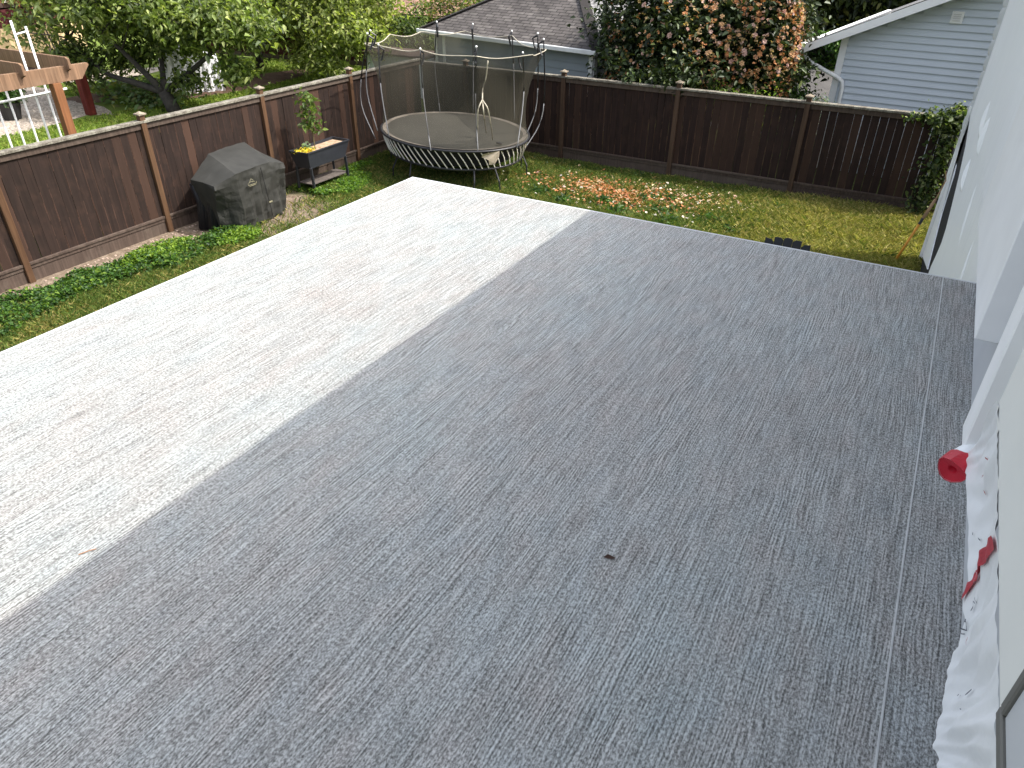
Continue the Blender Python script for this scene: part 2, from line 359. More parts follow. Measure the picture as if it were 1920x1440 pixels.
def limb(mb, a, b, r0, r1, sag=.1, n=5, jit=.06):
    a = Vector(a); b = Vector(b); L = (b-a).length; pts = []; rs = []
    for i in range(n+1):
        t = i/n; p = a.lerp(b, t); p.z += sag*L*math.sin(math.pi*t)
        if 0 < i < n: p += Vector([random.gauss(0, jit*L*.3) for _ in range(3)])
        pts.append(p); rs.append(r0+(r1-r0)*t)
    mb.tube(pts, rs, 6)
    return pts

# ------------------------------------------------------------------ GROUND
def sheet(name, poly, z, mat, **kw):
    o = MB().add([(x, y, z) for x, y in poly], [tuple(range(len(poly)))]).build(name, mat); return tag(o, **kw)
sheet('ground', [(-150, -60), (120, -60), (120, 170), (-150, 170)], -.012, M['far'], kind='structure')
sheet('yard_ground', [(-10.80, -4), (12, -4), (12, 14.68), (-10.80, 14.68)], 0, M['yard'], kind='structure')
sheet('neighbour_lawn', [(-34, -4), (-10.84, -4), (-10.84, 23), (-34, 23)], -.004, M['lawn'], kind='structure')
sheet('gravel_patio', [(-30, 1), (-19.9, 1), (-19.5, 9.9), (-20.0, 11.9), (-19.43, 12.35), (-20.6, 12.8), (-22.6, 12.95), (-24, 13.6), (-30, 13.2)], .002, M['gravel'], kind='structure')
sheet('gravel_path', [(-30, 13.2), (-24.9, 14.4), (-23.85, 15.9), (-24.3, 17.7), (-25.0, 18), (-26.5, 15.8), (-30, 15.5)], .004, M['gravel'], kind='structure')
def blob(c, rx, ry, rot=0, n=40, am=.08):
    o = []
    for i in range(n):
        t = 2*math.pi*i/n; k = 1+am*math.sin(3*t+1)+am*.6*math.sin(7*t); x = rx*k*math.cos(t); y = ry*k*math.sin(t)
        o.append((c[0]+x*math.cos(rot)-y*math.sin(rot), c[1]+x*math.sin(rot)+y*math.cos(rot)))
    return o
sheet('planting_bed', blob((-21.3, 14.6), 2.2, .9, 1.1), .008, M['mulch'], kind='structure')
sheet('mulch_bed', blob((-20.0, 17.3), 3.2, .95, 1.55), .010, M['mulch'], kind='structure')
sheet('driveway', [(-7, 19.5), (3, 19.5), (3, 30.4), (-7, 30.4)], .004, M['asphalt'], kind='structure')
sheet('gravel_strip', [(-1.2, 11.2), (.43, 11.2), (.43, 12.25), (-.2, 12.12), (-.8, 11.95), (-1.2, 11.9)], .006, M['gravel'], kind='structure')

# ------------------------------------------------------------------ DECK
DZ = 2.85
deck = thing('deck', 'raised house deck surfaced in grey wood grain vinyl membrane', 'deck', (-1.4, 1.5, DZ))
d = MB(); NX = 1
d.add([(-3.185, -3, DZ), (.437, -3, DZ), (.437, 4.165, DZ), (-3.185, 4.165, DZ)], [(0, 1, 2, 3)]).build('vinyl_surface', M['deck'], deck)
MB().box(-3.205, -3.187, -3, 4.185, DZ-.14, DZ-.002).build('edge_flashing', M['grayw'], deck)
MB().box(-3.187, .437, 4.167, 4.185, DZ-.14, DZ-.002).build('edge_flashing', M['grayw'], deck)
MB().box(-3.18, .43, -3, 4.16, DZ-.03, DZ-.006).build('deck_sheathing', M['beam'], deck)
MB().box(-3.16, .43, 4.10, 4.15, DZ-.28, DZ-.032).build('rim_joist', M['beam'], deck)
MB().box(-3.16, -3.11, -3, 4.10, DZ-.28, DZ-.032).build('rim_joist', M['beam'], deck)
for k in range(9): MB().box(-3.10, .43, -2.6+k*.75, -2.56+k*.75, DZ-.27, DZ-.034).build('joist', M['beam'], deck)
for x, y in ((-3.05, 4.03), (-1.4, 4.03), (-3.05, .5), (-3.05, -2.8)):
    MB().box(x-.07, x+.07, y-.07, y+.07, 0, DZ-.29).build('support_post', M['beam'], deck)
mb = MB(); xs = .277
pts = [(-.0028, 0), (-.0018, .0022), (.0018, .0022), (.0028, 0)]
ys = np.linspace(-3, 4.16, 60)
vs = [(xs+px+.0015*math.sin(y*2.3), y, DZ+.0006+pz) for y in ys for px, pz in pts]
fs = [(i*4+j, i*4+j+1, i*4+j+5, i*4+j+4) for i in range(len(ys)-1) for j in range(3)]
mb.add(vs, fs).build('membrane_seam', plain('seam_weld', (.50, .51, .50), .5, .1, 20), deck)
o = MB().add([(-.495, 1.428, DZ+.004), (-.478, 1.437, DZ+.010), (-.462, 1.433, DZ+.006), (-.449, 1.428, DZ+.003), (-.462, 1.421, DZ+.004), (-.478, 1.421, DZ+.005)], [(0, 1, 2, 3), (0, 3, 4, 5)]).build('fallen_leaf', M['dirtleaf'])
o.data.transform(Matrix.Translation((-.472, 1.428, 0)) @ Matrix.Rotation(.45, 4, 'Z') @ Matrix.Scale(.8, 4, (1, 0, 0)) @ Matrix.Scale(.9, 4, (0, 1, 0)) @ Matrix.Translation((.472, -1.428, 0)))
tag(o, 'tiny dark dry leaf lying on the shaded grey deck', 'leaf')
o = MB().tube([(-1.815, .665, DZ+.004), (-1.80, .69, DZ+.006), (-1.792, .705, DZ+.004)], .0016, 5).build('dry_twig', M['drytwig'])
tag(o, 'thin orange dry twig lying on the sunlit deck', 'twig')

# ------------------------------------------------------------------ OWN HOUSE
house = thing('house', 'house wall wrapped in white building film along the deck', 'house', (.5, 4, 0))
MB().box(.452, 9, -7, 12.16, 0, 5.12).build('wall', M['black'], house)
# the film: outline in (Y, z), torn open near the far corner
edge = [(12.19, 5.1), (12.19, 2.25), (10.51, 2.17), (9.61, 2.02), (8.97, 1.85), (8.60, 1.73), (8.52, 1.6), (8.67, 1.42), (8.94, 1.17), (8.98, .9), (9.1, .15), (-6.9, .15), (-6.9, 5.1)]
MB().prism(edge, 0, .436, .450).build('house_wrap', M['wrap'], house)
MB().prism([(12.15, .15), (12.15, 2.3)]+[(12.27, 1.88), (11.07, 1.67), (10.78, 1.25), (10.19, 1.07), (9.55, 0.91)], 0, .4365, .4495).build('house_wrap', M['wrap'], house)
MB().box(.395, .46, 12.165, 12.21, 0, 2.35).build('corner_board', M['white'], house)
mb = MB(); zz = np.arange(2.0, 5.0, .02)
for s_ in range(1):
    vs = []; 
    for z in zz:
        b = .020*abs(math.sin((z+.05)*math.pi/.19))**.6+.008*math.sin(z*4)
        vs += [(.405-b, 12.215, z), (.437, 12.15, z), (.4355, 11.95, z)]
    fs = [(i*3+j, i*3+j+1, i*3+j+4, i*3+j+3) for i in range(len(zz)-1) for j in range(2)]
mb.add(vs, fs).build('scallop_shadow_strip', M['grayw'], house)  # soft scalloped shadow along the corner, made as a grey strip
# folds in the film
def fold(y0, z0, y1, z1, w, h, t=.5):
    a = Vector((.4355, y0, z0)); b = Vector((.4355, y1, z1)); dd = (b-a).normalized(); s = Vector((0, -dd.z, dd.y))
    m = MB(); n = 8; vs = []
    for i in range(n+1):
        q = i/n; e = math.sin(math.pi*q)**.7; p = a.lerp(b, q)
        vs += [p+s*w*e*.9, p+Vector((-h*e, 0, 0))+s*w*.15*e, p-s*w*.22*e]
    fs = [(i*3+j, i*3+j+1, i*3+j+4, i*3+j+3) for i in range(n) for j in range(2)]
    m.add(vs, fs).build('wrap_fold', M['wrap'], house, smooth=False)
for a in [(8.6, 3.02, 8.3, 2.74, .25, .030), (7.8, 3.02, 7.6, 2.72, .25, .035), (8.5, 2.50, 8.2, 2.25, .2, .030), (6.6, 2.75, 6.2, 2.35, .12, .012), (5.6, 3.1, 5.2, 2.8, .1, .010), (5.2, 2.75, 4.9, 2.3, .06, .010)]: fold(*a)
# bump-out panel with a boxed trim, recess and near panels
MB().box(.34, .4295, 2.75, 4.3, 3.175, 5.1).build('boxed_trim', M['white'], house, bevel=.004)
MB().box(.352, .4355, 4.303, 6.2, 3.175, 5.1).build('boxed_trim', M['wrap'], house)
MB().box(.430, .4355, -3, 4.16, DZ+.002, 3.9).build('base_flashing', M['grayw'], house)
MB().box(.30, .345, 1.87, 1.99, 3.255, 5.1).build('corner_trim', M['white'], house, bevel=.004)
MB().box(.347, .40, 1.80, 2.02, 3.30, 5.1).build('corner_trim', M['cream'], house)
MB().box(.25, .42, -2.2, 1.40, 3.652, 5.1).build('door_panel', M['cream'], house)
# door hardware bracket at the near edge
hb = MB(); pl = [(.64, 3.645), (.64, 3.648)]
fr = MB(); fr.box(.236, .249, .40, .665, 3.680, 3.695); fr.box(.236, .249, .650, .665, 3.6955, 4.1); fo = fr.build('door_frame', M['bronze'], house, bevel=.002)
MB().box(.2405, .2495, .40, .649, 3.6955, 4.1).build('door_glass', M['grayw'], house)
# roof over the deck side
MB().box(.05, 9, -7.5, 12.7, 5.13, 5.16).build('soffit', M['white'], house)
MB().box(.03, .049, -7.5, 12.7, 5.12, 5.32).build('fascia', M['white'], house)
rv = [(.0, -7.5, 5.30), (.0, 12.7, 5.30), (4.6, 12.7, 7.3), (4.6, -7.5, 7.3), (9.3, 12.7, 5.3), (9.3, -7.5, 5.3)]
MB().add(rv, [(0, 1, 2, 3), (3, 2, 4, 5), (1, 4, 2), (0, 3, 5)]).build('roof', M['shingle'], house)

# loose wrap skirt hanging from the panel to the deck
topL = [(1.40, 3.665), (1.23, 3.66), (1.02, 3.655), (.81, 3.652), (.62, 3.65), (.30, 3.65)]
hem = [(1.90, 3.20), (1.74, 3.27), (1.47, 3.30), (1.28, 3.30), (1.19, 3.29), (1.17, 3.24), (1.12, 3.20), (1.06, 3.17), (1.01, 3.16), (.95, 3.19), (.6, 3.2), (.2, 3.2)]
def pl_at(P, t):
    k = t*(len(P)-1); i = min(int(k), len(P)-2); q = k-i; return P[i][0]*(1-q)+P[i+1][0]*q, P[i][1]*(1-q)+P[i+1][1]*q
def skirt(u, v):
    ty, tz = pl_at(topL, u); hy, hz = pl_at(hem, u)
    e = v**.9; y = ty*(1-e)+hy*e; z = tz*(1-v)+hz*v
    cr = lambda t: 1-2*abs((t % 1)-.5)*2
    rip = .0045*cr(u*5.3+.35*v)+.0030*cr(u*11.7-.8*v+.3)+.0020*cr(u*23+1.6*v*v)+.0012*math.sin(90*u+9*v)
    rip *= (.25+.9*math.sin(math.pi*min(1, v*.93+.02)))
    rip += .003*math.sin(5+31*u+6*v)*math.sin(math.pi*v)
    x = .248+.063*math.sin(v*math.pi/2)+rip*1.3
    z += .003*math.sin(60*u)*v
    return Vector((x, y, z))
NU, NV = 220, 26
V_ = [skirt(i/NU, j/NV) for i in range(NU+1) for j in range(NV+1)]
F_ = [(i*(NV+1)+j, (i+1)*(NV+1)+j, (i+1)*(NV+1)+j+1, i*(NV+1)+j+1) for i in range(NU) for j in range(NV)]
skm = MB().add(V_, F_); drape = skm.build('wrap_skirt', M['wrap'], None, smooth=True)
tag(drape, 'loose white building film hanging in folds under the cream door panel', 'building wrap')
def on_skirt(name, loop, mat, off=.0035):
    """flat print: a small grid laid on the film, loop = quad of (u,v)"""
    n = 6; (a, b, c, e) = [Vector((*p, 0)) for p in loop]; vs = []
    for i in range(n+1):
        for j in range(n+1):
            p = (a*(1-i/n)+b*(i/n))*(1-j/n)+(e*(1-i/n)+c*(i/n))*(j/n); q = skirt(p.x, p.y); vs.append(q+Vector((-off, 0, off*.35)))
    fs = [(i*(n+1)+j, (i+1)*(n+1)+j, (i+1)*(n+1)+j+1, i*(n+1)+j+1) for i in range(n) for j in range(n)]
    return MB().add(vs, fs).build(name, mat, drape)
def stroke(a, b, w, mat, name='printed_mark'):
    a = Vector(a); b = Vector(b); dd = (b-a); s = Vector((-dd.y*2.2, dd.x/2.2)).normalized()*w; s = Vector((s.x*.5, s.y))
    return on_skirt(name, [a-s, b-s, b+s, a+s], mat, .004)
SK = []   # filled below by marks()
# ------------------------------------------------------------------ FENCES
def fence(name, label, axis, pos, lo, hi, posts, bm_, pm, side, topz=1.78, skip=()):
    """axis 'y': runs along Y at X=pos, faces +X (side=1); axis 'x': runs along X at Y=pos, faces -Y (side=-1)"""
    root = thing(name, label, 'fence', (pos, lo, 0) if axis == 'y' else (lo, pos, 0))
    rz = math.pi/2 if axis == 'y' else 0
    def T(l, dpt, z): # along, toward viewer, up
        return (pos+dpt, l, z) if axis == 'y' else (l, pos-dpt, z)
    me0 = MB().box(-.0690, .0690, -.009, .009, -.76, .76).build('board', bm_, root).data
    ob0 = root.children[0]; first = True; x = lo+.07
    while x < hi:
        o = ob0 if first else bpy.data.objects.new('board', me0)
        if not first: link(o, root)
        o.matrix_parent_inverse = root.matrix_basis.inverted(); first = False
        o.location = T(x, -.012+random.uniform(-.004, .004), .98); o.rotation_euler = (random.uniform(-.004, .004), random.uniform(-.006, .006), rz+random.uniform(-.02, .02))
        o.scale = (random.uniform(.97, 1.0), 1, 1); x += .1405+random.choice((0, 0, .001, .003))
    def long_(nm, d0, d1, z0, z1, mat, a=lo, b=hi):
        m = MB()
        c0, c1 = T(a, d0, z0), T(b, d1, z1)
        m.box(min(c0[0], c1[0]), max(c0[0], c1[0]), min(c0[1], c1[1]), max(c0[1], c1[1]), z0, z1)
        return m.build(nm, mat, root, bevel=.004)
    ps = sorted(posts); segs = list(zip([lo]+ps, ps+[hi]))
    for a, b in segs:
        a2 = a+(.047 if a != lo else 0); b2 = b-(.047 if b != hi else 0)
        if b2-a2 < .1: continue
        long_('cap_rail', -.075, .062, topz-.008+random.uniform(-.004, .004), topz+.030, M['cap'], a+.001, b-.001)
        long_('top_trim', .0, .028, topz-.10, topz-.012, M['rail'], a2, b2)
        long_('bottom_rail', .0, .040, .245, .285, M['rail'], a2, b2)
        long_('bottom_trim', .0, .022, .19, .243, M['rail'], a2, b2)
        long_('kickboard', -.02, .008, -.02, .185, M['rail'], a2, b2)
    for p in ps:
        hgt = topz+.11+random.uniform(-.01, .01); c = T(p, .012, 0)
        pp = MB().box(-.045, .045, -.045, .045, 0, hgt).build('post', pm, root, bevel=.004); pp.location = c; pp.matrix_parent_inverse = root.matrix_basis.inverted()
        if p not in skip:
            cp = MB(); cp.box(-.068, .068, -.068, .068, hgt+.001, hgt+.022); cp.add([(-.055, -.055, hgt+.022), (.055, -.055, hgt+.022), (.055, .055, hgt+.022), (-.055, .055, hgt+.022), (0, 0, hgt+.055)], [(0, 1, 4), (1, 2, 4), (2, 3, 4), (3, 0, 4)])
            cc = cp.build('post_cap', M['moss_cap'], pp); cc.parent = pp; cc.matrix_parent_inverse = Matrix()
    return root
fence('left_fence', 'brown stained board fence running along the left side of the yard', 'y', -10.75, 1.0, 14.60, [2.35, 4.84, 7.22, 9.68, 12.12], M['fence'], M['post'], 1)
fence('rear_fence', 'dark brown board fence across the back of the yard', 'x', 14.65, -10.72, .62, [-9.5, -7.03, -4.51, -2.06, .40], M['fence_r'], M['post_r'], -1, 1.72)

# ------------------------------------------------------------------ GRASS, WEEDS
# analytic smooth noise for density maps
def fnoise(x, y, s, seed=0.):
    return (np.sin(x*s*1.7+seed+1.3*np.sin(y*s*1.1+seed*2))+np.sin(y*s*2.1-seed+1.7*np.sin(x*s*.9+2))+np.sin((x+y)*s*1.3+seed*3))/3
def blades(name, X, Y, h, w, cols, mat, lean=.5, zb=0.):
    n = len(X); a = rng.random(n)*2*np.pi; b = rng.random(n)*2*np.pi; ln = lean*h*rng.random(n)
    V = np.empty((n, 4, 3)); dx, dy = np.cos(a)*w/2, np.sin(a)*w/2
    V[:, 0] = np.c_[X-dx, Y-dy, np.full(n, zb)]; V[:, 1] = np.c_[X+dx, Y+dy, np.full(n, zb)]
    V[:, 2] = np.c_[X+dx*.7+np.cos(b)*ln*.45, Y+dy*.7+np.sin(b)*ln*.45, zb+h*.62]; V[:, 3] = np.c_[X+np.cos(b)*ln*1.3, Y+np.sin(b)*ln*1.3, zb+h]
    F = (np.arange(n)*4)[:, None]+np.array([[0, 1, 2, 3]])
    return npmesh(name, V.reshape(-1, 3), F, mat, None, np.repeat(cols, 4, axis=0))
def scatter(x0, x1, y0, y1, dens):
    n = int((x1-x0)*(y1-y0)*dens); return x0+(x1-x0)*rng.random(n), y0+(y1-y0)*rng.random(n)
X1, Y1 = scatter(-10.7, -8.7, 3.2, 14.55, 5200); X2, Y2 = scatter(-8.7, .55, 11.4, 14.55, 6200)
X = np.r_[X1, X2]; Y = np.r_[Y1, Y2]
soilk = np.clip((X+10.15)*1.5+fnoise(X, Y, 1.5, 1)*.55, 0, 1); soilk = np.maximum(soilk, np.clip((Y-9.6)*1.4+fnoise(X, Y, 2.2, 4)*.5, 0, 1))
gr = np.exp(-(((X+9.6)/.85)**2+((Y-8.75)/1.15)**2)*.8); soilk = soilk*(1-.93*gr)               # worn round the grill
dry = np.clip(.22+.45*fnoise(X, Y, 1.9, 7)+.35*fnoise(X, Y, 5, 3), 0, 1)
rightdry = np.clip((X+3.4)/2.0, 0, 1)
petz = np.exp(-(((X+4.6)/2.0)**2+((Y-13.0)/.9)**2)*1.0); midthin = np.exp(-(((X+4.4)/2.4)**2+((Y-12.3)/.6)**2)*.8)
keep = rng.random(len(X)) < soilk*(1-.80*midthin)*(.55+.45*(fnoise(X, Y, 3.3, 12) > -.2)); X, Y, dry, rd, pz = X[keep], Y[keep], dry[keep], rightdry[keep], petz[keep]
n = len(X); green = pal(n, [(.085, .135, .028), (.125, .18, .038), (.055, .095, .022), (.19, .215, .055)], [.35, .3, .2, .15])
straw = pal(n, [(.28, .24, .075), (.36, .30, .11), (.18, .18, .05)]); lushr = pal(n, [(.28, .28, .07), (.46, .41, .17), (.18, .20, .05)])
m_ = rng.random(n) < np.clip(.08+dry*.42+rd*.14, 0, .85); cols = np.where((rng.random(n) < rd*.9)[:, None], lushr, green); cols = np.where(m_[:, None], straw, cols)
h = (.035+.05*rng.random(n))*(1+.9*rd)*(1+.4*np.clip(fnoise(X, Y, 3, 2), 0, 1)); w = .007+.006*rng.random(n)
tag(blades('lawn_grass', X, Y, h, w, cols, M['grass'], 1.0), 'uneven green and straw coloured grass of the fenced yard', 'grass', kind='stuff')
# low broad-leaved weeds
def weed_patch(name, n, fx, fy, cond, size, cols, w, label, zr=.10):
    x = rng.uniform(*fx, n); y = rng.uniform(*fy, n); k = cond(x, y); x, y = x[k], y[k]; m = len(x)
    hump = np.clip(.5+.5*fnoise(x, y, 4.0, 5), 0, 1); z = rng.random(m)*zr*(.35+hump)+.012
    o = leaf_cloud(name, np.c_[x, y, z], size, pal(m, cols, w, .2), M['leaf'], None, .62, .5, .15, True); return tag(o, label, 'weeds', kind='stuff')
weed_patch('low_weeds', 46000, (-10.5, -8.9), (3.2, 8.2), lambda x, y: (x > -10.17+.10*np.sin(y*3)+.25*np.sin(y*1.1)) & (x < -9.50+.15*np.sin(y*2+1)+.0*y) & (rng.random(len(x)) < .35+.65*(fnoise(x, y, 3, 9) > -.25)),
           .048, [(.04, .095, .018), (.065, .14, .02), (.03, .07, .018), (.13, .21, .025)], [.35, .3, .2, .15], 'thick dark green weeds along the deck side of the left strip', .13)
weed_patch('lime_weeds', 22000, (-10.55, -9.2), (5.2, 8.1), lambda x, y: (((x+9.95)/.33)**2+((y-6.45)/.62)**2 < 1+.3*np.sin(9*x+7*y)) | (((x+9.42)/.22)**2+((y-7.55)/.42)**2 < 1), .045, [(.13, .22, .02), (.18, .27, .03), (.07, .15, .02)], [.5, .25, .25], 'bright lime green weeds left of the covered grill', .14)
weed_patch('planter_weeds', 24000, (-10.5, -9.0), (9.9, 12.2), lambda x, y: (((x+9.85)/.42)**2+((y-10.6)/.8)**2 < 1+.3*np.sin(8*x+5*y)) | (x < -10.3), .045, [(.11, .21, .02), (.16, .25, .03), (.05, .12, .02)], [.45, .25, .3], 'lush bright green clover beside the raised planter', .10)
weed_patch('fence_weeds', 20000, (-8.0, .3), (13.2, 14.55), lambda x, y: rng.random(len(x)) < np.clip((y-13.5)*.8, 0, 1)*np.clip(.2+fnoise(x, y, 3, 3), 0, 1)+.10*(x < -5), .04, [(.035, .075, .018), (.055, .11, .02), (.10, .15, .03)], [.4, .4, .2], 'dark low weeds at the foot of the rear fence', .07)
def tuft(x, y, r, n, size, cols, h=.12):
    a = rng.random(n)*2*np.pi; q = r*rng.random(n)**.6; return np.c_[x+q*np.cos(a), y+q*np.sin(a), .01+h*rng.random(n)*(1-q/r*.6)]
pts = np.concatenate([tuft(x, y, r, 90, 0, 0) for x, y, r in [(-5.0, 12.35, .2), (-4.35, 12.9, .22), (-3.9, 12.5, .25), (-3.0, 12.45, .22), (-3.6, 11.95, .2), (-2.5, 12.0, .22), (-6.3, 12.3, .22), (-5.7, 12.05, .15), (-4.6, 12.0, .2), (-2.0, 13.6, .15), (-4.0, 13.1, .18)]])
tag(leaf_cloud('dandelion_tufts', pts, .10, pal(len(pts), [(.045, .105, .02), (.07, .14, .025), (.03, .07, .018)]), M['leaf'], None, .33, .2, .2, True), 'dark leafy dandelion tufts scattered in the thin grass', 'weeds', kind='stuff')
# fallen blossom
def petals(n, cx, cy, sx, sy, size, cols, w):
    x = rng.normal(cx, sx, n); y = rng.normal(cy, sy, n); k = (y < 14.5) & (y > 11.6) & (x > -8) & (x < .3); return np.c_[x[k], y[k], .03+.03*rng.random(k.sum())], pal(k.sum(), cols, w, .12)
P1, C1 = petals(2600, -5.1, 13.05, .75, .34, .05, [(.46, .19, .08), (.34, .12, .055), (.58, .32, .17), (.52, .38, .24)], [.4, .25, .2, .15])
P2, C2 = petals(750, -3.4, 13.5, 1.0, .35, .05, [(.72, .50, .38), (.80, .68, .58), (.60, .30, .14), (.75, .62, .35)], [.35, .3, .2, .15])
P3, C3 = petals(220, -4.2, 12.8, 2.0, .6, .05, [(.75, .6, .5), (.8, .72, .66)], [.5, .5])
tag(leaf_cloud('fallen_petals', np.r_[P1, P2, P3], .055, np.r_[C1, C2, C3], M['petal'], None, .8, .9, .05, True), 'scattered orange and pink petals fallen on the grass before the rear fence', 'petals', kind='stuff')
fl = MB()
for r_, z_ in ((.042, .012), (.026, .024)):
    for k in range(6):
        a = k*math.pi/3+z_*40; c, s = math.cos(a), math.sin(a)
        fl.add([(0, 0, z_*.5), (c*r_*.6-s*r_*.42, s*r_*.6+c*r_*.42, z_+.006), (c*r_, s*r_, z_+.002), (c*r_*.6+s*r_*.42, s*r_*.6-c*r_*.42, z_+.006)], [(0, 1, 2, 3)])
def flower_mat(name, c):
    m = N(name); r = oinfo(m); col = m.ramp(r, [(0, c[0]), (.5, c[1]), (1, c[2])]); return m.fin(col, .6, 0, .2)
fm = flower_mat('fallen_bloom', [(.80, .70, .64), (.75, .50, .40), (.78, .62, .56)])
f0 = None
for i, (x, y) in enumerate([(-6.6, 12.9), (-7.2, 12.5), (-4.9, 13.7), (-4.45, 13.9), (-4.6, 13.55), (-3.9, 13.75), (-3.6, 13.95), (-2.9, 13.85), (-2.35, 13.9), (-2.25, 13.75), (-4.2, 13.2), (-3.5, 13.0), (-3.1, 13.2), (-5.6, 12.9), (-6.0, 12.7), (-1.6, 13.2), (-1.5, 13.25), (-2.8, 13.6), (-3.3, 13.7), (-3.75, 13.4), (-4.0, 12.75), (-5.2, 12.5), (-2.6, 13.35), (-6.9, 13.3)]):
    if f0 is None: o = fl.build('fallen_flower', fm); f0 = o
    else: o = f0.copy(); COL.objects.link(o)
    o.location = (x, y, .045); o.rotation_euler = (random.uniform(-.5, .5), random.uniform(-.5, .5), random.uniform(0, 6)); o.scale = [random.uniform(.8, 1.25)]*3
    tag(o, 'whole pale pink camellia bloom lying on the grass', 'flower', 'pale blooms fallen on the grass')
# pebbles on the bare strip
mb = MB()
for i in range(420):
    x = random.uniform(-10.65, -10.0); y = random.uniform(3.5, 9.3); r = random.uniform(.008, .022)
    mb.sphere((x, y, r*.4), r, 6, (1, 1.2, .6))
tag(mb.build('soil_pebbles', M['pebble']), 'small pebbles on the bare soil by the left fence', 'pebbles', kind='stuff')
mb = MB()
for i in range(900):
    x = random.uniform(-1.2, .4); y = random.uniform(11.5, 12.2)-.0*x; r = random.uniform(.012, .028); mb.sphere((x, y, r*.4), r, 6, (1, 1.2, .6))
tag(mb.build('foundation_gravel', M['pebble']), 'brown gravel strip at the foot of the white wrapped wall', 'gravel', kind='stuff')

# ------------------------------------------------------------------ TRAMPOLINE
TC = Vector((-8.57, 12.69)); TA, TB, TR = 1.79, 1.38, math.radians(155.77)
def ell(t, k=1., z=.85):
    x = TA*k*math.cos(t); y = TB*k*math.sin(t); return Vector((TC.x+x*math.cos(TR)-y*math.sin(TR), TC.y+x*math.sin(TR)+y*math.cos(TR), z))
tr = thing('trampoline', 'large oval trampoline with brown safety net enclosure and white spring rods', 'trampoline', (TC.x, TC.y, 0))
n = 72; mb = MB(); rings = [1, .8, .5, .2]; vs = []
for k in rings: vs += [ell(2*math.pi*i/n, k, .845-.012*(1-k)) for i in range(n)]
vs.append(ell(0, 0, .83)); fs = [(a*n+i, a*n+(i+1) % n, (a+1)*n+(i+1) % n, (a+1)*n+i) for a in range(3) for i in range(n)]+[(3*n+i, 3*n+(i+1) % n, 4*n) for i in range(n)]
mb.add(vs, fs).build('jumping_mat', M['mat'], tr, smooth=True)
MB().tube([ell(2*math.pi*i/n, 1.012, .835) for i in range(n)], .022, 6, True).build('mat_edge', M['blackmetal'], tr, smooth=True)
mb = MB(); vs = [ell(2*math.pi*i/n, k, z) for k, z in ((.93, .8515), (.985, .862)) for i in range(n)]
mb.add(vs, [(i, (i+1) % n, n+(i+1) % n, n+i) for i in range(n)]).build('edge_tape', plain('worn_edge_tape', (.22, .19, .155), .8, .5, 3), tr)
MB().tube([ell(2*math.pi*i/n, .92, .455) for i in range(n)], .026, 8, True).build('lower_ring', M['blackmetal'], tr, smooth=True)
for i in range(64):
    t = 2*math.pi*i/64; MB().tube([ell(t, .93, .475), ell(t-.075, .975, .66), ell(t-.15, 1.0, .825)], .0105, 5).build('spring_rod', M['rodw'], tr)
shade_ring = MB(); vs = [ell(2*math.pi*i/n, k, z) for k, z in ((.80, .46), (.88, .80)) for i in range(n)]
shade_ring.add(vs, [(i, (i+1) % n, n+(i+1) % n, n+i) for i in range(n)]).build('interior_shade_ring', M['black'], tr)  # black ring standing in for the shade beneath the mat
for i in range(5):
    t0 = 2*math.pi*(i+.3)/5
    for dt in (-.16, .16):
        p = ell(t0+dt, .92, .455); q = ell(t0+dt*1.25, .99, 0)
        MB().tube([p, p.lerp(q, .5)+Vector((0, 0, .0))+(p-Vector((TC.x, TC.y, .455))).normalized()*.05, q], [.019, .017, .014], 6).build('leg', M['blackmetal'], tr)
# net: top outline by angle about the centre
tops = [(-9.44, 11.94), (-8.62, 12.13), (-7.31, 11.72), (-6.96, 12.49), (-6.72, 12.65), (-8.51, 14.75), (-9.35, 14.85), (-10.08, 14.32), (-10.55, 13.6), (-9.75, 11.75)]
tops = [(-9.60, 11.75), (-8.62, 11.75), (-7.31, 11.62), (-6.56, 12.33), (-6.62, 13.0), (-8.20, 14.45), (-9.45, 14.55), (-10.2, 14.0), (-10.45, 13.2), (-10.05, 11.85)]
tops.sort(key=lambda p: math.atan2(p[1]-TC.y, p[0]-TC.x))
ta = [math.atan2(p[1]-TC.y, p[0]-TC.x) for p in tops]; trd = [math.hypot(p[0]-TC.x, p[1]-TC.y) for p in tops]
def top_at(a):
    a = math.atan2(math.sin(a), math.cos(a)); k = len(ta); i = 0
    while i < k and ta[i] <= a: i += 1
    a0, a1 = ta[(i-1) % k], ta[i % k]; r0, r1 = trd[(i-1) % k], trd[i % k]
    if i == 0: a0 -= 2*math.pi
    if i == k: a1 += 2*math.pi
    q = (a-a0)/(a1-a0)
    # straight chord between attachment points, hanging a little
    p0 = Vector((r0*math.cos(a0), r0*math.sin(a0))); p1 = Vector((r1*math.cos(a1), r1*math.sin(a1)))
    c = Vector((math.cos(a), math.sin(a))); den = c.x*(p1.y-p0.y)-c.y*(p1.x-p0.x)
    r = (p0.x*(p1.y-p0.y)-p0.y*(p1.x-p0.x))/den if abs(den) > 1e-6 else r0
    return r*(1-.05*math.sin(math.pi*q)), -.06*math.sin(math.pi*q)
NA, NZ = 144, 14; vs = []
for j in range(NZ+1):
    v = j/NZ
    for i in range(NA):
        a = 2*math.pi*i/NA; rt, sag = top_at(a)
        t = math.atan2(math.sin(a-TR)/TB, math.cos(a-TR)/TA); e0 = ell(t, .99); rb = math.hypot(e0.x-TC.x, e0.y-TC.y)
        m0 = rb*.955; w0 = (1-v)**2; w1 = 2*v*(1-v); w2 = v*v
        r = rb*w0+(m0*.93)*w1+rt*w2; z = .86+(2.46-.86)*v+sag*v*v
        vs.append((TC.x+r*math.cos(a), TC.y+r*math.sin(a), z))
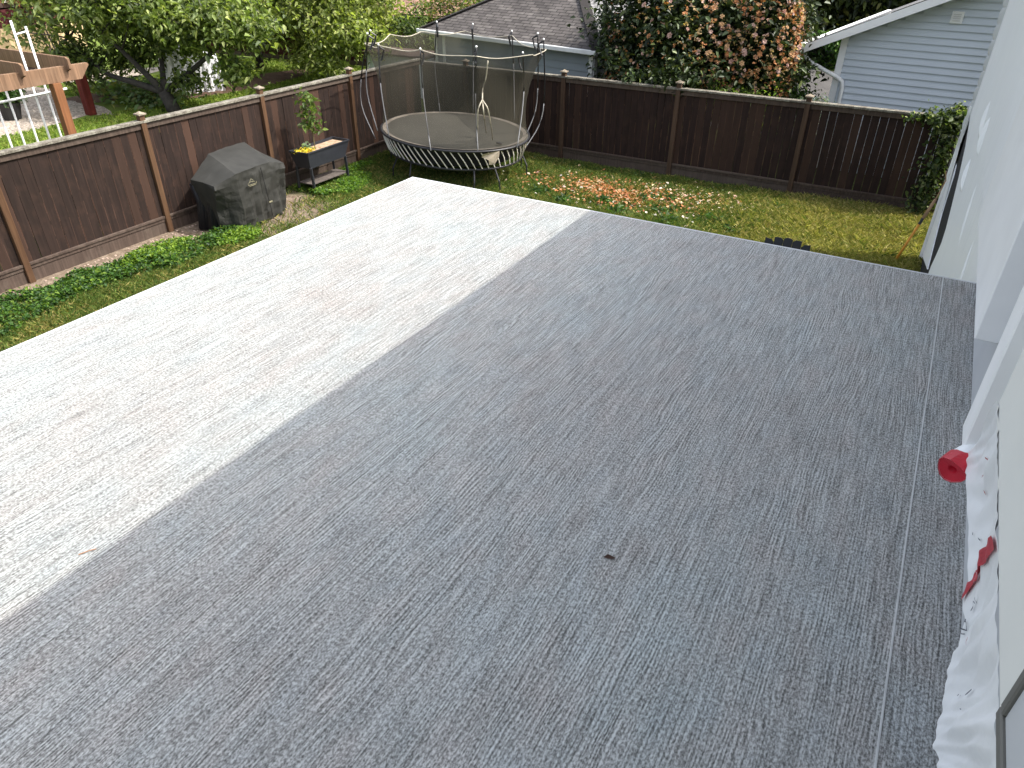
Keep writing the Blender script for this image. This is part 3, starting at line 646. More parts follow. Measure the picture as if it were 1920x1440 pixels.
net = MB().add(vs, [(j*NA+i, j*NA+(i+1) % NA, (j+1)*NA+(i+1) % NA, (j+1)*NA+i) for j in range(NZ) for i in range(NA)]).build('safety_net', M['net'], tr, smooth=True)
MB().tube([Vector(vs[NZ*NA+i])+Vector((0, 0, .005)) for i in range(NA)], .009, 5, True).build('net_hem', M['strap'], tr)
hp = MB()
poles = [[(-9.32, 11.5, .82), (-9.52, 11.62, 1.7), (-9.60, 11.75, 2.48)], [(-8.09, 11.18, .82), (-8.50, 11.60, 1.7), (-8.62, 11.75, 2.48)],
 [(-7.25, 11.52, .82), (-7.40, 11.70, 1.7), (-7.31, 11.62, 2.62)], [(-6.79, 12.2, .82), (-6.86, 12.5, 1.4), (-6.88, 12.6, 1.9), (-6.78, 12.35, 2.48)],
 [(-7.08, 13.09, .85), (-6.99, 13.3, 1.3), (-6.90, 13.2, 1.9), (-6.74, 12.84, 2.75)], [(-7.12, 12.97, .5), (-6.95, 13.4, 1.0), (-6.85, 13.4, 1.6), (-6.62, 12.85, 2.66)],
 [(-9.05, 14.2, .85), (-9.2, 14.48, 1.75), (-9.2, 14.50, 2.62)], [(-7.95, 14.15, .85), (-8.15, 14.45, 1.8), (-8.20, 14.45, 2.55)], [(-9.71, 13.85, .85), (-9.86, 13.95, 1.8), (-9.62, 13.75, 2.70)],
 [(-9.93, 11.89, .82), (-10.22, 12.02, 1.5), (-10.1, 11.95, 2.1), (-9.72, 11.6, 2.68)], [(-10.14, 12.05, .6), (-10.60, 12.25, 1.2), (-10.45, 12.2, 1.9), (-9.85, 11.85, 2.7)]]
def smooth_path(P, n=14):
    P = [Vector(p) for p in P]; Q = [P[0]*2-P[1]]+P+[P[-1]*2-P[-2]]; out = []
    for s in range(len(P)-1):
        a, b, c, e = Q[s:s+4]; k = n//(len(P)-1)
        for i in range(k):
            t = i/k; out.append(.5*((2*b)+(c-a)*t+(2*a-5*b+4*c-e)*t*t+(3*b-a-3*c+e)*t**3))
    return out+[P[-1]]
for P_ in poles:
    pth = smooth_path(P_); k = int(len(pth)*.55)
    po = MB().tube(pth[:k+1], .0105, 6).build('net_pole', M['rodg'], tr, smooth=True)
    a = MB().tube(pth[k:], .013, 6).build('pole_sleeve', M['blackmetal'], tr, smooth=True)
    MB().sphere(pth[-1], .020, 8).build('pole_tip', M['white'], tr)
    hk = pth[-1]; b = Vector((TC.x, TC.y, hk.z)); dd = (b-hk).normalized()
    MB().tube([hk+dd*.02+Vector((0, 0, -.04)), hk+dd*.10+Vector((0, 0, -.09)), hk+dd*.07+Vector((0, 0, -.19)), hk+dd*.03+Vector((0, 0, -.28))], [.02, .016, .018, .022], 6).build('net_hook', M['blackmetal'], tr)
for P_ in ([(-7.10, 11.66, 2.40), (-7.22, 11.78, 2.1), (-7.3, 11.8, 1.9), (-7.2, 11.62, 1.75)], [(-7.2, 11.62, 1.75), (-7.08, 11.61, 1.6), (-7.19, 11.91, 1.2), (-7.39, 12.28, .88)],
           [(-7.2, 11.62, 1.75), (-7.22, 11.50, 1.6), (-7.30, 11.60, 1.3), (-7.47, 11.84, .9)], [(-7.2, 11.62, 1.75), (-7.16, 11.6, 1.5), (-7.63, 12.44, .95)]):
    MB().tube(smooth_path(P_, 12), .012, 5).build('entry_strap', M['strap'], tr, smooth=True)
pn = [ell(0, 1)]; aP = Vector((-7.10, 11.47, .85)); 
MB().add([(-7.08, 11.42, .84), (-6.90, 11.72, .86), (-6.93, 11.75, .74), (-6.99, 11.70, .60), (-7.06, 11.60, .60), (-7.04, 11.56, .70), (-7.13, 11.45, .77)], [(0, 1, 2, 3, 4, 5, 6)]).build('entry_panel', M['beige'], tr)
MB().sphere((-7.13, 12.1, .885), .05, 8, (1.6, .7, .5)).build('latch', M['blackmetal'], tr, smooth=True)

# ------------------------------------------------------------------ GRILL UNDER COVER
gr_ = thing('covered_grill', 'barbecue grill under a faded dark grey cloth cover', 'grill', (-10.0, 8.25, 0))
sec = [[(-9.97, 7.60, 0), (-9.88, 7.56, .40), (-9.68, 7.46, .80), (-9.72, 7.48, .86), (-9.98, 7.50, .88), (-10.30, 7.52, .87), (-10.32, 7.52, .80), (-10.40, 7.62, .4), (-10.45, 7.68, 0)],
 [(-9.66, 7.90, 0), (-9.60, 7.86, .45), (-9.565, 7.82, .84), (-9.545, 7.81, 1.0), (-9.98, 7.92, 1.09), (-10.42, 8.06, 1.15), (-10.47, 7.95, .9), (-10.48, 7.95, .4), (-10.46, 8.0, 0)],
 [(-9.66, 8.30, 0), (-9.62, 8.25, .45), (-9.58, 8.22, .84), (-9.57, 8.2, 1.01), (-10.02, 8.34, 1.10), (-10.48, 8.5, 1.16), (-10.50, 8.5, .9), (-10.50, 8.5, .4), (-10.48, 8.5, 0)],
 [(-9.72, 8.75, 0), (-9.67, 8.68, .45), (-9.61, 8.62, .84), (-9.615, 8.60, 1.0), (-10.08, 8.76, 1.09), (-10.55, 8.95, 1.14), (-10.56, 8.95, .9), (-10.52, 8.95, .4), (-10.5, 8.95, 0)],
 [(-9.87, 9.03, 0), (-9.80, 9.02, .45), (-9.66, 8.98, .80), (-9.70, 9.00, .88), (-10.0, 9.06, .91), (-10.30, 9.12, .9), (-10.34, 9.1, .82), (-10.34, 9.08, .4), (-10.34, 9.1, 0)]]
k = 9; vs = [p for s in sec for p in s]; fs = [(s*k+i, s*k+i+1, (s+1)*k+i+1, (s+1)*k+i) for s in range(4) for i in range(k-1)]
fs += [tuple(reversed(range(k))), tuple(range(4*k, 5*k))]
cov = MB().add(vs, fs).build('cover', M['darkpoly'], gr_)
bm = bmesh.new(); bm.from_mesh(cov.data); bmesh.ops.triangulate(bm, faces=[f_ for f_ in bm.faces if len(f_.verts) > 4])
bmesh.ops.subdivide_edges(bm, edges=bm.edges[:], cuts=7, use_grid_fill=True, smooth=.0); bmesh.ops.triangulate(bm, faces=bm.faces[:])
for v in bm.verts:
    p = v.co; lo_ = max(0, 1-p.z/.9)
    nn = noise.noise(Vector((p.x*2.2, p.y*7, p.z*1.2)))*.075*lo_+noise.noise(p*9)*.022+.012*abs(noise.noise(Vector((p.x*3, p.y*5, p.z*4+3))))
    # vertical drapes on the skirt of the cover
    v.co.x += nn+.018*lo_*math.sin(p.y*26); v.co.y += noise.noise(Vector((p.x*8, p.y*2, p.z*1.5+9)))*.035*lo_
    if p.z < .02: v.co.z = .015+.02*noise.noise(p*5)
bm.to_mesh(cov.data); bm.free(); cov.data.polygons.foreach_set('use_smooth', [False]*len(cov.data.polygons))
MB().tube([(-9.545, 8.34, .98), (-9.56, 8.37, .8), (-9.575, 8.41, .5), (-9.60, 8.46, .25), (-9.63, 8.5, .03)], .006, 5).build('cover_seam', M['blackcloth'], gr_)
MB().box(-9.552, -9.544, 8.40, 8.47, .36, .385).build('cover_tag', M['logo'], gr_)
lg = MB(); lx = -9.530
for a, b in (((8.02, .80), (8.075, .815)), ((8.075, .815), (8.16, .80)), ((8.05, .82), (8.09, .86)), ((8.09, .86), (8.13, .82)), ((8.01, .765), (8.19, .765)), ((8.03, .745), (8.17, .747)), ((8.01, .795), (8.01, .765)), ((8.19, .795), (8.19, .765))):
    lg.bar((lx, *a), (lx, *b), .008, .003, (1, 0, 0))
lg.build('cover_emblem', M['logo'], gr_)
# black folds paint shade into the cover's cinched left end
mb = MB()
for i in range(9):
    t = i/8; y = 7.53-.03*math.sin(t*9); x = -10.0-.36*t
    mb.tube([(x+.05*(1-t), y+.06, .78), (x+.0, y+.10, .45), (x, y+.04, .02)], [.055, .040, .050], 6)
mb.build('shaded_cover_folds', M['blackcloth'], gr_, smooth=True)

# ------------------------------------------------------------------ RAISED PLANTER
pt = thing('raised_planter', 'charcoal raised planter trough on legs with lower shelf', 'planter', (-10.2, 10.45, 0))
tp = [(-9.96, 9.86), (-9.99, 11.06), (-10.42, 11.06), (-10.38, 9.82)]; bt = [(-10.00, 9.93), (-10.02, 10.93), (-10.36, 10.93), (-10.33, 9.90)]
inn = [(-9.985, 9.885), (-10.015, 11.035), (-10.395, 11.035), (-10.355, 9.845)]
vs = [(x, y, .80) for x, y in tp]+[(x, y, .50) for x, y in bt]+[(x, y, .80) for x, y in inn]+[(x, y, .755) for x, y in inn]
fs = [(4, 5, 6, 7)]+[(i, (i+1) % 4, 4+(i+1) % 4, 4+i) for i in range(4)]+[(i, 8+i, 8+(i+1) % 4, (i+1) % 4) for i in range(4)]+[(8+i, 12+i, 12+(i+1) % 4, 8+(i+1) % 4) for i in range(4)]
MB().add(vs, fs).build('trough', M['charcoal'], pt)
rm = MB(); 
for i in range(4): rm.bar((*tp[i], .802), (*tp[(i+1) % 4], .802), .03, .022)
rm.build('rim', M['charcoal'], pt)
MB().add([(x, y, .768) for x, y in inn], [(0, 1, 2, 3)]).build('potting_soil', mat_ground('bark_chips', [(.3, (.22, .13, .085)), (.5, (.42, .30, .2)), (.7, (.55, .42, .30))], 20, 60), pt)
for (x, y), (x2, y2) in zip(bt, [(-10.02, 9.98), (-10.04, 10.98), (-10.42, 11.0), (-10.40, 9.95)]):
    MB().bar((x, y, .52), (x2, y2, 0), .045, .045).build('leg', M['charcoal'], pt, bevel=.004)
for k in range(3): MB().box(-10.395+k*.118, -10.285+k*.118, 9.96, 11.0, .17, .19).build('shelf_slat', plain('shelf_slat_%s' % 'wood', (.10, .085, .075), .8, .2, 9), pt)
sp_ = thing('sapling', 'young leafy sapling growing in the charcoal planter', 'plant', (-10.16, 10.28, .77))
stm = [(-10.16, 10.28, .77), (-10.17, 10.28, 1.1), (-10.2, 10.26, 1.4), (-10.22, 10.28, 1.75)]
mb = MB(); mb.tube(stm, [.010, .009, .007, .004], 6); tips = []
for i in range(16):
    t = .28+.7*i/16; z = .77+.98*t; a = i*2.4; L = .26*(1-.55*t); p = Vector((-10.16-.06*t, 10.28, z)); q = p+Vector((math.cos(a)*L, math.sin(a)*L, .12)); mb.tube([p, q], [.004, .002], 4); tips += [p.lerp(q, s) for s in (.35, .6, .8, 1.0)]
mb.build('stem', M['stem'], sp_)
P_ = np.repeat(np.array([tuple(t) for t in tips]), 4, axis=0)+rng.normal(0, .03, (len(tips)*4, 3))
leaf_cloud('foliage', P_, .10, pal(len(P_), [(.10, .16, .03), (.16, .22, .05), (.07, .11, .03)]), M['leaf'], sp_, .45, .3, .3)
P_ = np.c_[rng.uniform(-10.3, -10.0, 260), rng.normal(10.02, .09, 260), .775+.06*rng.random(260)]
tag(leaf_cloud('yellow_flowers', P_, .035, pal(260, [(.75, .60, .06), (.70, .50, .04), (.3, .35, .08)], [.5, .25, .25]), M['petal'], None, .8, .5, .1), 'clump of small yellow flowers at the near end of the planter', 'flowers', kind='stuff')
P_ = np.c_[rng.uniform(-10.3, -10.15, 40), rng.normal(10.12, .04, 40), .80+.10*rng.random(40)]
tag(leaf_cloud('pale_seedling', P_, .06, pal(40, [(.35, .45, .32), (.2, .32, .16)]), M['leaf'], None, .5, .4, .2), 'small pale green seedling at the foot of the sapling', 'plant')

# ------------------------------------------------------------------ CHAIR BELOW THE DECK EDGE, LEANING POLE
ch = thing('adirondack_chair', 'dark slatted garden chair whose curved back top shows above the deck edge', 'chair', (-1.20, 9.3, 0))
for i in range(5):
    x = -1.43+i*.1145+.0; hh = 1.045-.012*abs(i-2)**2
    e_ = (2-i)*.012; pr = [(-.055, 0), (.055, 0), (.055, hh-.318-e_), (.02, hh-.303), (-.02, hh-.303), (-.055, hh-.318+e_)]
    s_ = MB().prism([(a, b) for a, b in pr], 1, -.011, .011).build('back_slat', M['charcoal'], ch); s_.location = (x, 9.25-.01, .31); s_.rotation_euler = (math.radians(-14), 0, 0); s_.matrix_parent_inverse = ch.matrix_basis.inverted()
for i in range(5): MB().box(-1.46, -.94, 9.36+i*.095, 9.445+i*.095, .33+.012*i, .35+.012*i).build('seat_slat', M['charcoal'], ch)
for sx in (-1, 1):
    x = -1.2+sx*.30
    MB().box(x-.07, x+.07, 9.2, 9.95, .56, .585).build('armrest', M['charcoal'], ch); MB().box(x-.02, x+.02, 9.80, 9.90, 0, .558).build('leg', M['charcoal'], ch); MB().bar((x, 9.2, .05), (x, 9.85, .36), .03, .1).build('leg', M['charcoal'], ch); MB().box(x-.018, x+.018, 9.22, 9.30, 0.2, .558).build('arm_support', M['charcoal'], ch)
po = thing('leaning_pole', 'orange garden pole with worn wooden head leaning against the house corner', 'pole', (.1, 11.9, 0))
a = Vector((.06, 11.85, 0)); b = Vector((.375, 12.0, 1.16))
MB().tube([a, a.lerp(b, .60)], .019, 8).build('shaft', M['orangep'], po, smooth=True)
MB().tube([a.lerp(b, .60), a.lerp(b, .68)], .021, 8).build('collar', M['blackmetal'], po)
MB().tube([a.lerp(b, .68), a.lerp(b, .93)], [.024, .020], 8).build('wooden_grip', M['woodp'], po, smooth=True)
MB().tube([a.lerp(b, .93), a.lerp(b, 1.02)+Vector((.0, 0, .03)), a.lerp(b, 1.15)+Vector((-.02, 0, .02)), b+Vector((-.01, -.01, .33))], .009, 6).build('hook', M['woodp'], po)

# ------------------------------------------------------------------ IVY
iv = thing('ivy', 'variegated ivy spilling over the right end of the rear fence', 'ivy', (.25, 14.5, 0))
P1, cc, ix = clumps((.22, 14.5, 1.72), (.38, .22, .22), 60, 16, .10, .2); P2 = np.c_[rng.normal(.30, .12, 700)+.0, 14.42+rng.normal(0, .05, 700), rng.uniform(.1, 1.6, 700)]; P2[:, 0] += (P2[:, 2]-1.5)*.05
P3 = np.c_[np.linspace(-.45, 0, 70)+rng.normal(0, .03, 70), 14.45+rng.normal(0, .04, 70), 1.66+.10*np.linspace(0, 1, 70)+rng.normal(0, .03, 70)]
Pn = np.r_[P1, P2, P3]; leaf_cloud('foliage', Pn, .075, pal(len(Pn), [(.045, .075, .025), (.30, .34, .17), (.09, .13, .04), (.025, .04, .016)], [.3, .2, .3, .2]), M['leaf'], iv, .8, .2, .3)
mb = MB()
for i in range(7): x = .15+i*.05; mb.tube([(x, 14.52, 0), (x+.03*math.sin(i), 14.5, .8), (x-.02, 14.5, 1.7)], .006, 4)
mb.build('vine_stem', M['bark'], iv)

# ------------------------------------------------------------------ CAMELLIA AND REAR SHRUBS
cm = thing('camellia', 'big dark camellia covered in fading orange and pink blooms behind the rear fence', 'tree', (-4.7, 17.2, 0))
mb = MB(); crown = []
for i in range(9):
    a = i*2.39; q = Vector((-4.75+math.cos(a)*1.7, 17.2+math.sin(a)*1.3, 2.4+.9*random.random())); crown.append(limb(mb, (-4.75, 17.2, .5+.05*i), q, .07, .02, .05))
mb.tube([(-4.7, 17.2, 0), (-4.73, 17.2, .5), (-4.75, 17.2, 1.0)], [.15, .12, .10], 8); mb.build('trunk', M['bark'], cm, smooth=True)
P1, cc, ix = clumps((-4.75, 17.15, 2.15), (2.35, 1.8, 2.2), 900, 62, .36, .30, .8, .9); k = P1[:, 1] > 14.76; P1 = P1[k]; 
Pd, _, _ = clumps((-4.95, 15.1, 1.75), (.8, .5, .26), 46, 42, .2, .3); P1 = np.r_[P1, Pd[(Pd[:, 1] > 14.5) & (Pd[:, 2] > 1.5)]]
leaf_cloud('crown', P1, .115, pal(len(P1), [(.026, .042, .014), (.045, .068, .020), (.016, .026, .011), (.10, .125, .035)], [.35, .3, .22, .13]), M['leafdark'], cm, .55, .35, .25)
# blooms: the largest shown ones as parts, with a share of brown ones
bl = {}
bm3 = [flower_mat('pink_bloom', [(.48, .30, .24), (.56, .40, .34), (.46, .26, .20)]), flower_mat('orange_bloom', [(.40, .17, .07), (.50, .25, .11), (.34, .14, .06)]), flower_mat('tan_bloom', [(.42, .24, .12), (.58, .38, .2), (.52, .28, .16)])]
protos = []
for k in range(3):
    o = fl.build('flower', bm3[k], cm); protos.append(o)
u = rng.standard_normal((7000, 3)); u /= np.linalg.norm(u, axis=1)[:, None]; cnt = 0; rest = []
cand = []
for q in u:
    wob = 1+.10*math.sin(q[0]*5+q[1]*4); p = Vector((-4.75+q[0]*2.15*wob, 17.15+q[1]*1.8*wob, 2.15+q[2]*2.15*wob))
    if p.z < 1.3 or p.y < 14.8 or p.y > 17.5 or p.z > 3.55: continue
    wgt = .16+.9*max(0, min(1, (p.x+5.2)/1.9))*max(0, min(1, (p.z-1.1)/.8)); 
    if p.x > -3.6 and random.random() < .2: wgt += .1
    if random.random() < wgt: cand.append(p)
random.shuffle(cand)
for i, p in enumerate(cand[:1700]):
    kd = random.choices((0, 1, 2), (.30, .36, .34))[0]; nv = (p-Vector((-4.75, 17.2, 2.1))).normalized()
    if i < 297: o = protos[kd].copy(); COL.objects.link(o)
    else: rest.append((p, nv, kd)); continue
    o.location = p+nv*.05; o.rotation_euler = (nv+Vector((random.gauss(0, .3), random.gauss(0, .3), .3))).to_track_quat('Z', 'Y').to_euler(); o.scale = [random.uniform(.9, 1.6)]*3
for k in range(3):
    p = cand[-1-k]; protos[k].location = p; protos[k].rotation_euler = (-1, 0, 0)
C_ = np.array([tuple(p+nv*.05) for p, nv, kd in rest]*5)+rng.normal(0, .022, (len(rest)*5, 3))
cl_ = np.array([[(.48, .32, .25), (.42, .19, .08), (.42, .30, .15)][kd] for p, nv, kd in rest]*5)*(1+.15*rng.standard_normal((len(rest)*5, 1)))
leaf_cloud('small_blooms', C_, .055, cl_.clip(.01, 1), M['petal'], cm, .85, .3, .1, True)
def shrub(name, label, c, r, nc, nl, cr, size, cols, w, cat='shrub', mat='leaf', zmin=.1, asp=.5, shell=.45, stem=True):
    s = thing(name, label, cat, (c[0], c[1], 0)); mb = MB()
    for i in range(5):
        a = i*1.3; limb(mb, (c[0]+.05*math.cos(a), c[1]+.05*math.sin(a), 0), (c[0]+r[0]*.5*math.cos(a), c[1]+r[1]*.5*math.sin(a), c[2]+r[2]*.3), .03, .012)
    mb.build('stem', M['bark'], s)
    P, cc, ix = clumps(c, r, nc, nl, cr, shell, .8, zmin); tone = (1+.22*rng.standard_normal(len(cc)))[ix][:, None].clip(.6, 1.5)
    leaf_cloud('foliage', P, size, (pal(len(P), cols, w)*tone).clip(.004, .6), M[mat], s, asp, .4, .25); return s
shrub('green_shrub', 'fresh green shrub between the camellia and the blue house', (-2.95, 16.9, 1.35), (.62, .6, .95), 130, 34, .22, .07, [(.06, .14, .02), (.10, .2, .03), (.035, .08, .015)], [.4, .3, .3])
shrub('lime_shrub', 'low yellow green shrub peeking over the rear fence under the camellia', (-3.55, 15.5, 1.35), (.75, .4, .45), 90, 34, .16, .055, [(.12, .2, .025), (.2, .26, .04), (.06, .11, .02)], [.4, .3, .3])
shrub('silver_shrub', 'small silvery shrub behind the fence by the blue house corner', (-2.1, 15.55, 1.35), (.28, .25, .38), 30, 26, .1, .05, [(.2, .25, .24), (.12, .16, .13)], None)
def hedge(name, label, x0, x1, y0, y1, h, n, size, cols, w, mat='leaf', cat='hedge'):
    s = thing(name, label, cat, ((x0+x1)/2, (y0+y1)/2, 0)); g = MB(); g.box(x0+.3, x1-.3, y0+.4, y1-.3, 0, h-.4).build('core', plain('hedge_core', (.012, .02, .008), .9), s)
    P = np.c_[rng.uniform(x0, x1, n), rng.uniform(y0, y1, n), rng.uniform(0, h, n)]; P[:n//2, 1] = y0+.35*rng.random(n//2)+.25*fnoise(P[:n//2, 0], P[:n//2, 2], 2.2)
    P[n//2:, 2] = h-.35*rng.random(n-n//2)+.2*fnoise(P[n//2:, 0], P[n//2:, 1], 2)
    leaf_cloud('foliage', P, size, pal(n, cols, w, .25), M[mat], s, .5, .3, .3); return s
hedge('dark_hedge', 'tall dark olive hedge beyond the driveway at the top right', -9.5, 2.5, 33.5, 36, 5.5, 26000, .26, [(.028, .042, .010), (.05, .065, .014), (.09, .09, .02), (.014, .022, .007)], [.35, .3, .15, .2])
hedge('low_hedge', 'low green hedge beside the driveway beyond the blue house', -5.2, -2.0, 30.8, 32, 1.1, 5000, .16, [(.05, .12, .02), (.09, .17, .03)], None)
# red foliage behind the garage
hedge('red_maple_hedge', 'red leaved shrub row behind the grey garage roof', -24, -8.5, 31, 33, 1.95, 15000, .22, [(.30, .05, .025), (.22, .03, .02), (.36, .11, .03), (.12, .12, .02)], [.4, .3, .15, .15])

# ------------------------------------------------------------------ BLUE GABLED HOUSE
B0 = Vector((-1.99, 17.0, 0)); bu = Vector((.996, -.087, 0)).normalized(); bv = Vector((.087, .996, 0)).normalized()
bh = thing('blue_house', 'pale blue lap sided gable house with white trim behind the rear fence', 'house', tuple(B0))
BM = Matrix(((bu.x, bv.x, 0, B0.x), (bu.y, bv.y, 0, B0.y), (0, 0, 1, 0), (0, 0, 0, 1)))
SL = .445; ZE = 2.62   # wall top at the corner; roof rises with x
MB().prism([(0.0, 0), (9.0, 0), (9.0, 2.62), (4.5, 2.62+4.5*SL), (0, 2.62)], 1, .02, 8.0).build('wall_core', M['siding'], bh)
for o in (bh.children[-1],): o.data.transform(BM)
k = 0; z = .2
while z < 4.7:
    x0 = max(.0, (z+.125-2.62)/SL); x1 = 9-x0
    if x1-x0 > .3:
        m = MB(); m.add([(x0, -.036, z), (x1, -.036, z), (x1, .016, z), (x0, .016, z), (x0, -.008, z+.125), (x1, -.008, z+.125), (x1, .016, z+.125), (x0, .016, z+.125)], [(0, 1, 5, 4), (3, 2, 1, 0), (4, 5, 6, 7), (0, 4, 7, 3), (1, 2, 6, 5)])
        m.v = [tuple(BM @ Vector(v)) for v in m.v]; m.build('siding_board', M['siding'], bh)
    z += .125
def blk(name, mat, *a, bev=0):
    m = MB().box(*a); m.v = [tuple(BM @ Vector(v)) for v in m.v]; return m.build(name, mat, bh, bevel=bev)
blk('corner_board', M['white'], -.03, .10, -.045, -.027, 0, 2.60)
# roof slab, rake fascia, soffit, gutter, downspout
ov = .62; yo = -.42
def roofquad(name, pts, mat, uvs=True, root=bh, T=BM):
    m = MB().add([T @ Vector(p) for p in pts], [tuple(range(len(pts)))]); o = m.build(name, mat, root); me = o.data
    uv = me.uv_layers.new(name='uv'); e = (Vector(pts[1])-Vector(pts[0])).normalized(); nn = (Vector(pts[1])-Vector(pts[0])).cross(Vector(pts[-1])-Vector(pts[0])).normalized(); w_ = nn.cross(e)
    for li, lp in enumerate(me.loops):
        p = T.inverted() @ me.vertices[lp.vertex_index].co; uv.data[li].uv = ((p-Vector(pts[0])).dot(e), (p-Vector(pts[0])).dot(w_))
    return o
zt = ZE+.12
roofquad('roof_slope', [(-ov, 8.4, zt-ov*SL), (-ov, yo, zt-ov*SL), (4.5, yo, zt+4.5*SL), (4.5, 8.4, zt+4.5*SL)], M['shingle_b'])
roofquad('roof_slope', [(9+ov, yo, zt-ov*SL), (9+ov, 8.4, zt-ov*SL), (4.5, 8.4, zt+4.5*SL), (4.5, yo, zt+4.5*SL)], M['shingle_b'])
for sg in (0, 1):
    xa = -ov if sg == 0 else 9+ov
    P_ = [(xa, zt-ov*SL-.015), (4.5, zt+4.5*SL-.015), (4.5, zt+4.5*SL-.17), (xa, zt-ov*SL-.17)]
    m = MB().prism(P_, 1, yo-.02, yo+.012); m.v = [tuple(BM @ Vector(v)) for v in m.v]; m.build('rake_board', M['white'], bh)
    P_ = [(xa, zt-ov*SL-.10), (4.5, zt+4.5*SL-.10), (4.5, zt+4.5*SL-.12), (xa, zt-ov*SL-.12)]
    m = MB().prism(P_, 1, yo+.014, -.03); m.v = [tuple(BM @ Vector(v)) for v in m.v]; m.build('soffit', M['white'], bh)
gz_ = zt-ov*SL
m = MB(); m.box(-ov-.115, -ov-.002, yo, 8.4, gz_-.12, gz_-.0); m.v = [tuple(BM @ Vector(v)) for v in m.v]; m.build('gutter', M['white'], bh, bevel=.01)
m = MB().tube([BM @ Vector(p) for p in [(-ov-.03, yo+.18, gz_-.12), (-ov+.0, yo+.18, gz_-.26), (-ov+.12, yo+.2, gz_-.36), (.08, -.10, gz_-.62), (.17, -.08, gz_-.68), (.2, -.075, gz_-.82), (.2, -.075, 0)]], .04, 8).build('downspout', M['white'], bh, smooth=True)
vx = 1.88; vz = 3.05
blk('gable_vent', M['white'], vx-.10, vx+.10, -.06, -.027, vz-.10, vz+.10, bev=.006)
for i in range(4):
    o = blk('vent_louvre', M['gutter'], vx-.065, vx+.065, -.068, -.061, vz-.062+i*.034, vz-.040+i*.034)
blk('small_hood', M['white'], .95, 1.12, -.08, -.03, 1.02, 1.10)

# ------------------------------------------------------------------ GREY GARAGE WITH HIP ROOF
G0 = Vector((-13.08, 17.86, 0)); gu = Vector((5.91, -1.24, 0)).normalized(); gv = Vector((-gu.y, gu.x, 0)); GW = 6.04
GM = Matrix(((gu.x, gv.x, 0, G0.x), (gu.y, gv.y, 0, G0.y), (0, 0, 1, 0), (0, 0, 0, 1)))
ga = thing('garage', 'grey garage with dark shingled hip roof behind the trampoline', 'garage', tuple(G0))
def gbl(name, mat, *a, bev=0):
    m = MB().box(*a); m.v = [tuple(GM @ Vector(v)) for v in m.v]; return m.build(name, mat, ga, bevel=bev)
gbl('wall_core', M['gar'], .3, GW-.3, .32, 5.7, 0, 1.95)
z = .1
while z < 1.85:
    for (a0, a1, nm) in ((.40, .62, 0), (.74, GW-.40, 1)):
        m = MB().add([(a0, .262, z), (a1, .262, z), (a1, .318, z), (a0, .318, z), (a0, .292, z+.17), (a1, .292, z+.17), (a1, .318, z+.17), (a0, .318, z+.17)], [(0, 1, 5, 4), (3, 2, 1, 0), (4, 5, 6, 7), (0, 4, 7, 3), (1, 2, 6, 5)])
        m.v = [tuple(GM @ Vector(v)) for v in m.v]; m.build('siding_board', M['gar'], ga)
    m = MB().add([(GW-.28, .42, z), (GW-.28, 5.6, z), (GW-.30, 5.6, z+.17), (GW-.30, .42, z+.17)], [(0, 1, 2, 3)]); m.v = [tuple(GM @ Vector(v)) for v in m.v]; m.build('siding_board', M['gar'], ga)
    z += .17
for a0 in (.62, GW-.40, .29): gbl('corner_board', M['gutter'], a0, a0+.11, .255, .30, 0, 1.93)
gbl('corner_board', M['gutter'], GW-.30, GW-.265, .302, .42, 0, 1.93)
gbl('gutter', M['gutter'], -.05, GW+.02, -.10, -.005, 1.90, 2.0, bev=.012)
gbl('soffit', M['gutter'], 0, GW, .0, 6, 1.935, 1.95)
HR = 3.0; ZR = 2+HR*.52
roofquad('roof_slope', [(0, 0, 2), (GW, 0, 2), (GW/2, HR, ZR)], M['shingle'], root=ga, T=GM)
roofquad('roof_slope', [(GW, 0, 2), (GW, 6, 2), (GW/2, HR, ZR)], M['shingle_b'], root=ga, T=GM)  # paler shingles paint this slope as the sunlit side
roofquad('roof_slope', [(0, 6, 2), (0, 0, 2), (GW/2, HR, ZR)], M['shingle'], root=ga, T=GM)
roofquad('roof_slope', [(GW, 6, 2), (0, 6, 2), (GW/2, HR, ZR)], M['shingle'], root=ga, T=GM)
for a, b in (((0, 0, 2.01), (GW/2, HR, ZR+.01)), ((GW, 0, 2.01), (GW/2, HR, ZR+.01))):
    MB().bar(GM @ Vector(a), GM @ Vector(b), .26, .02).build('hip_cap', M['shingle'], ga)
gbl('roof_vent', M['blackmetal'], 2.5, 2.85, 1.75, 2.05, 2.93, 3.10, bev=.01); gbl('vent_flashing', M['rodg'], 2.42, 2.93, 1.62, 2.12, 2.90, 2.926)
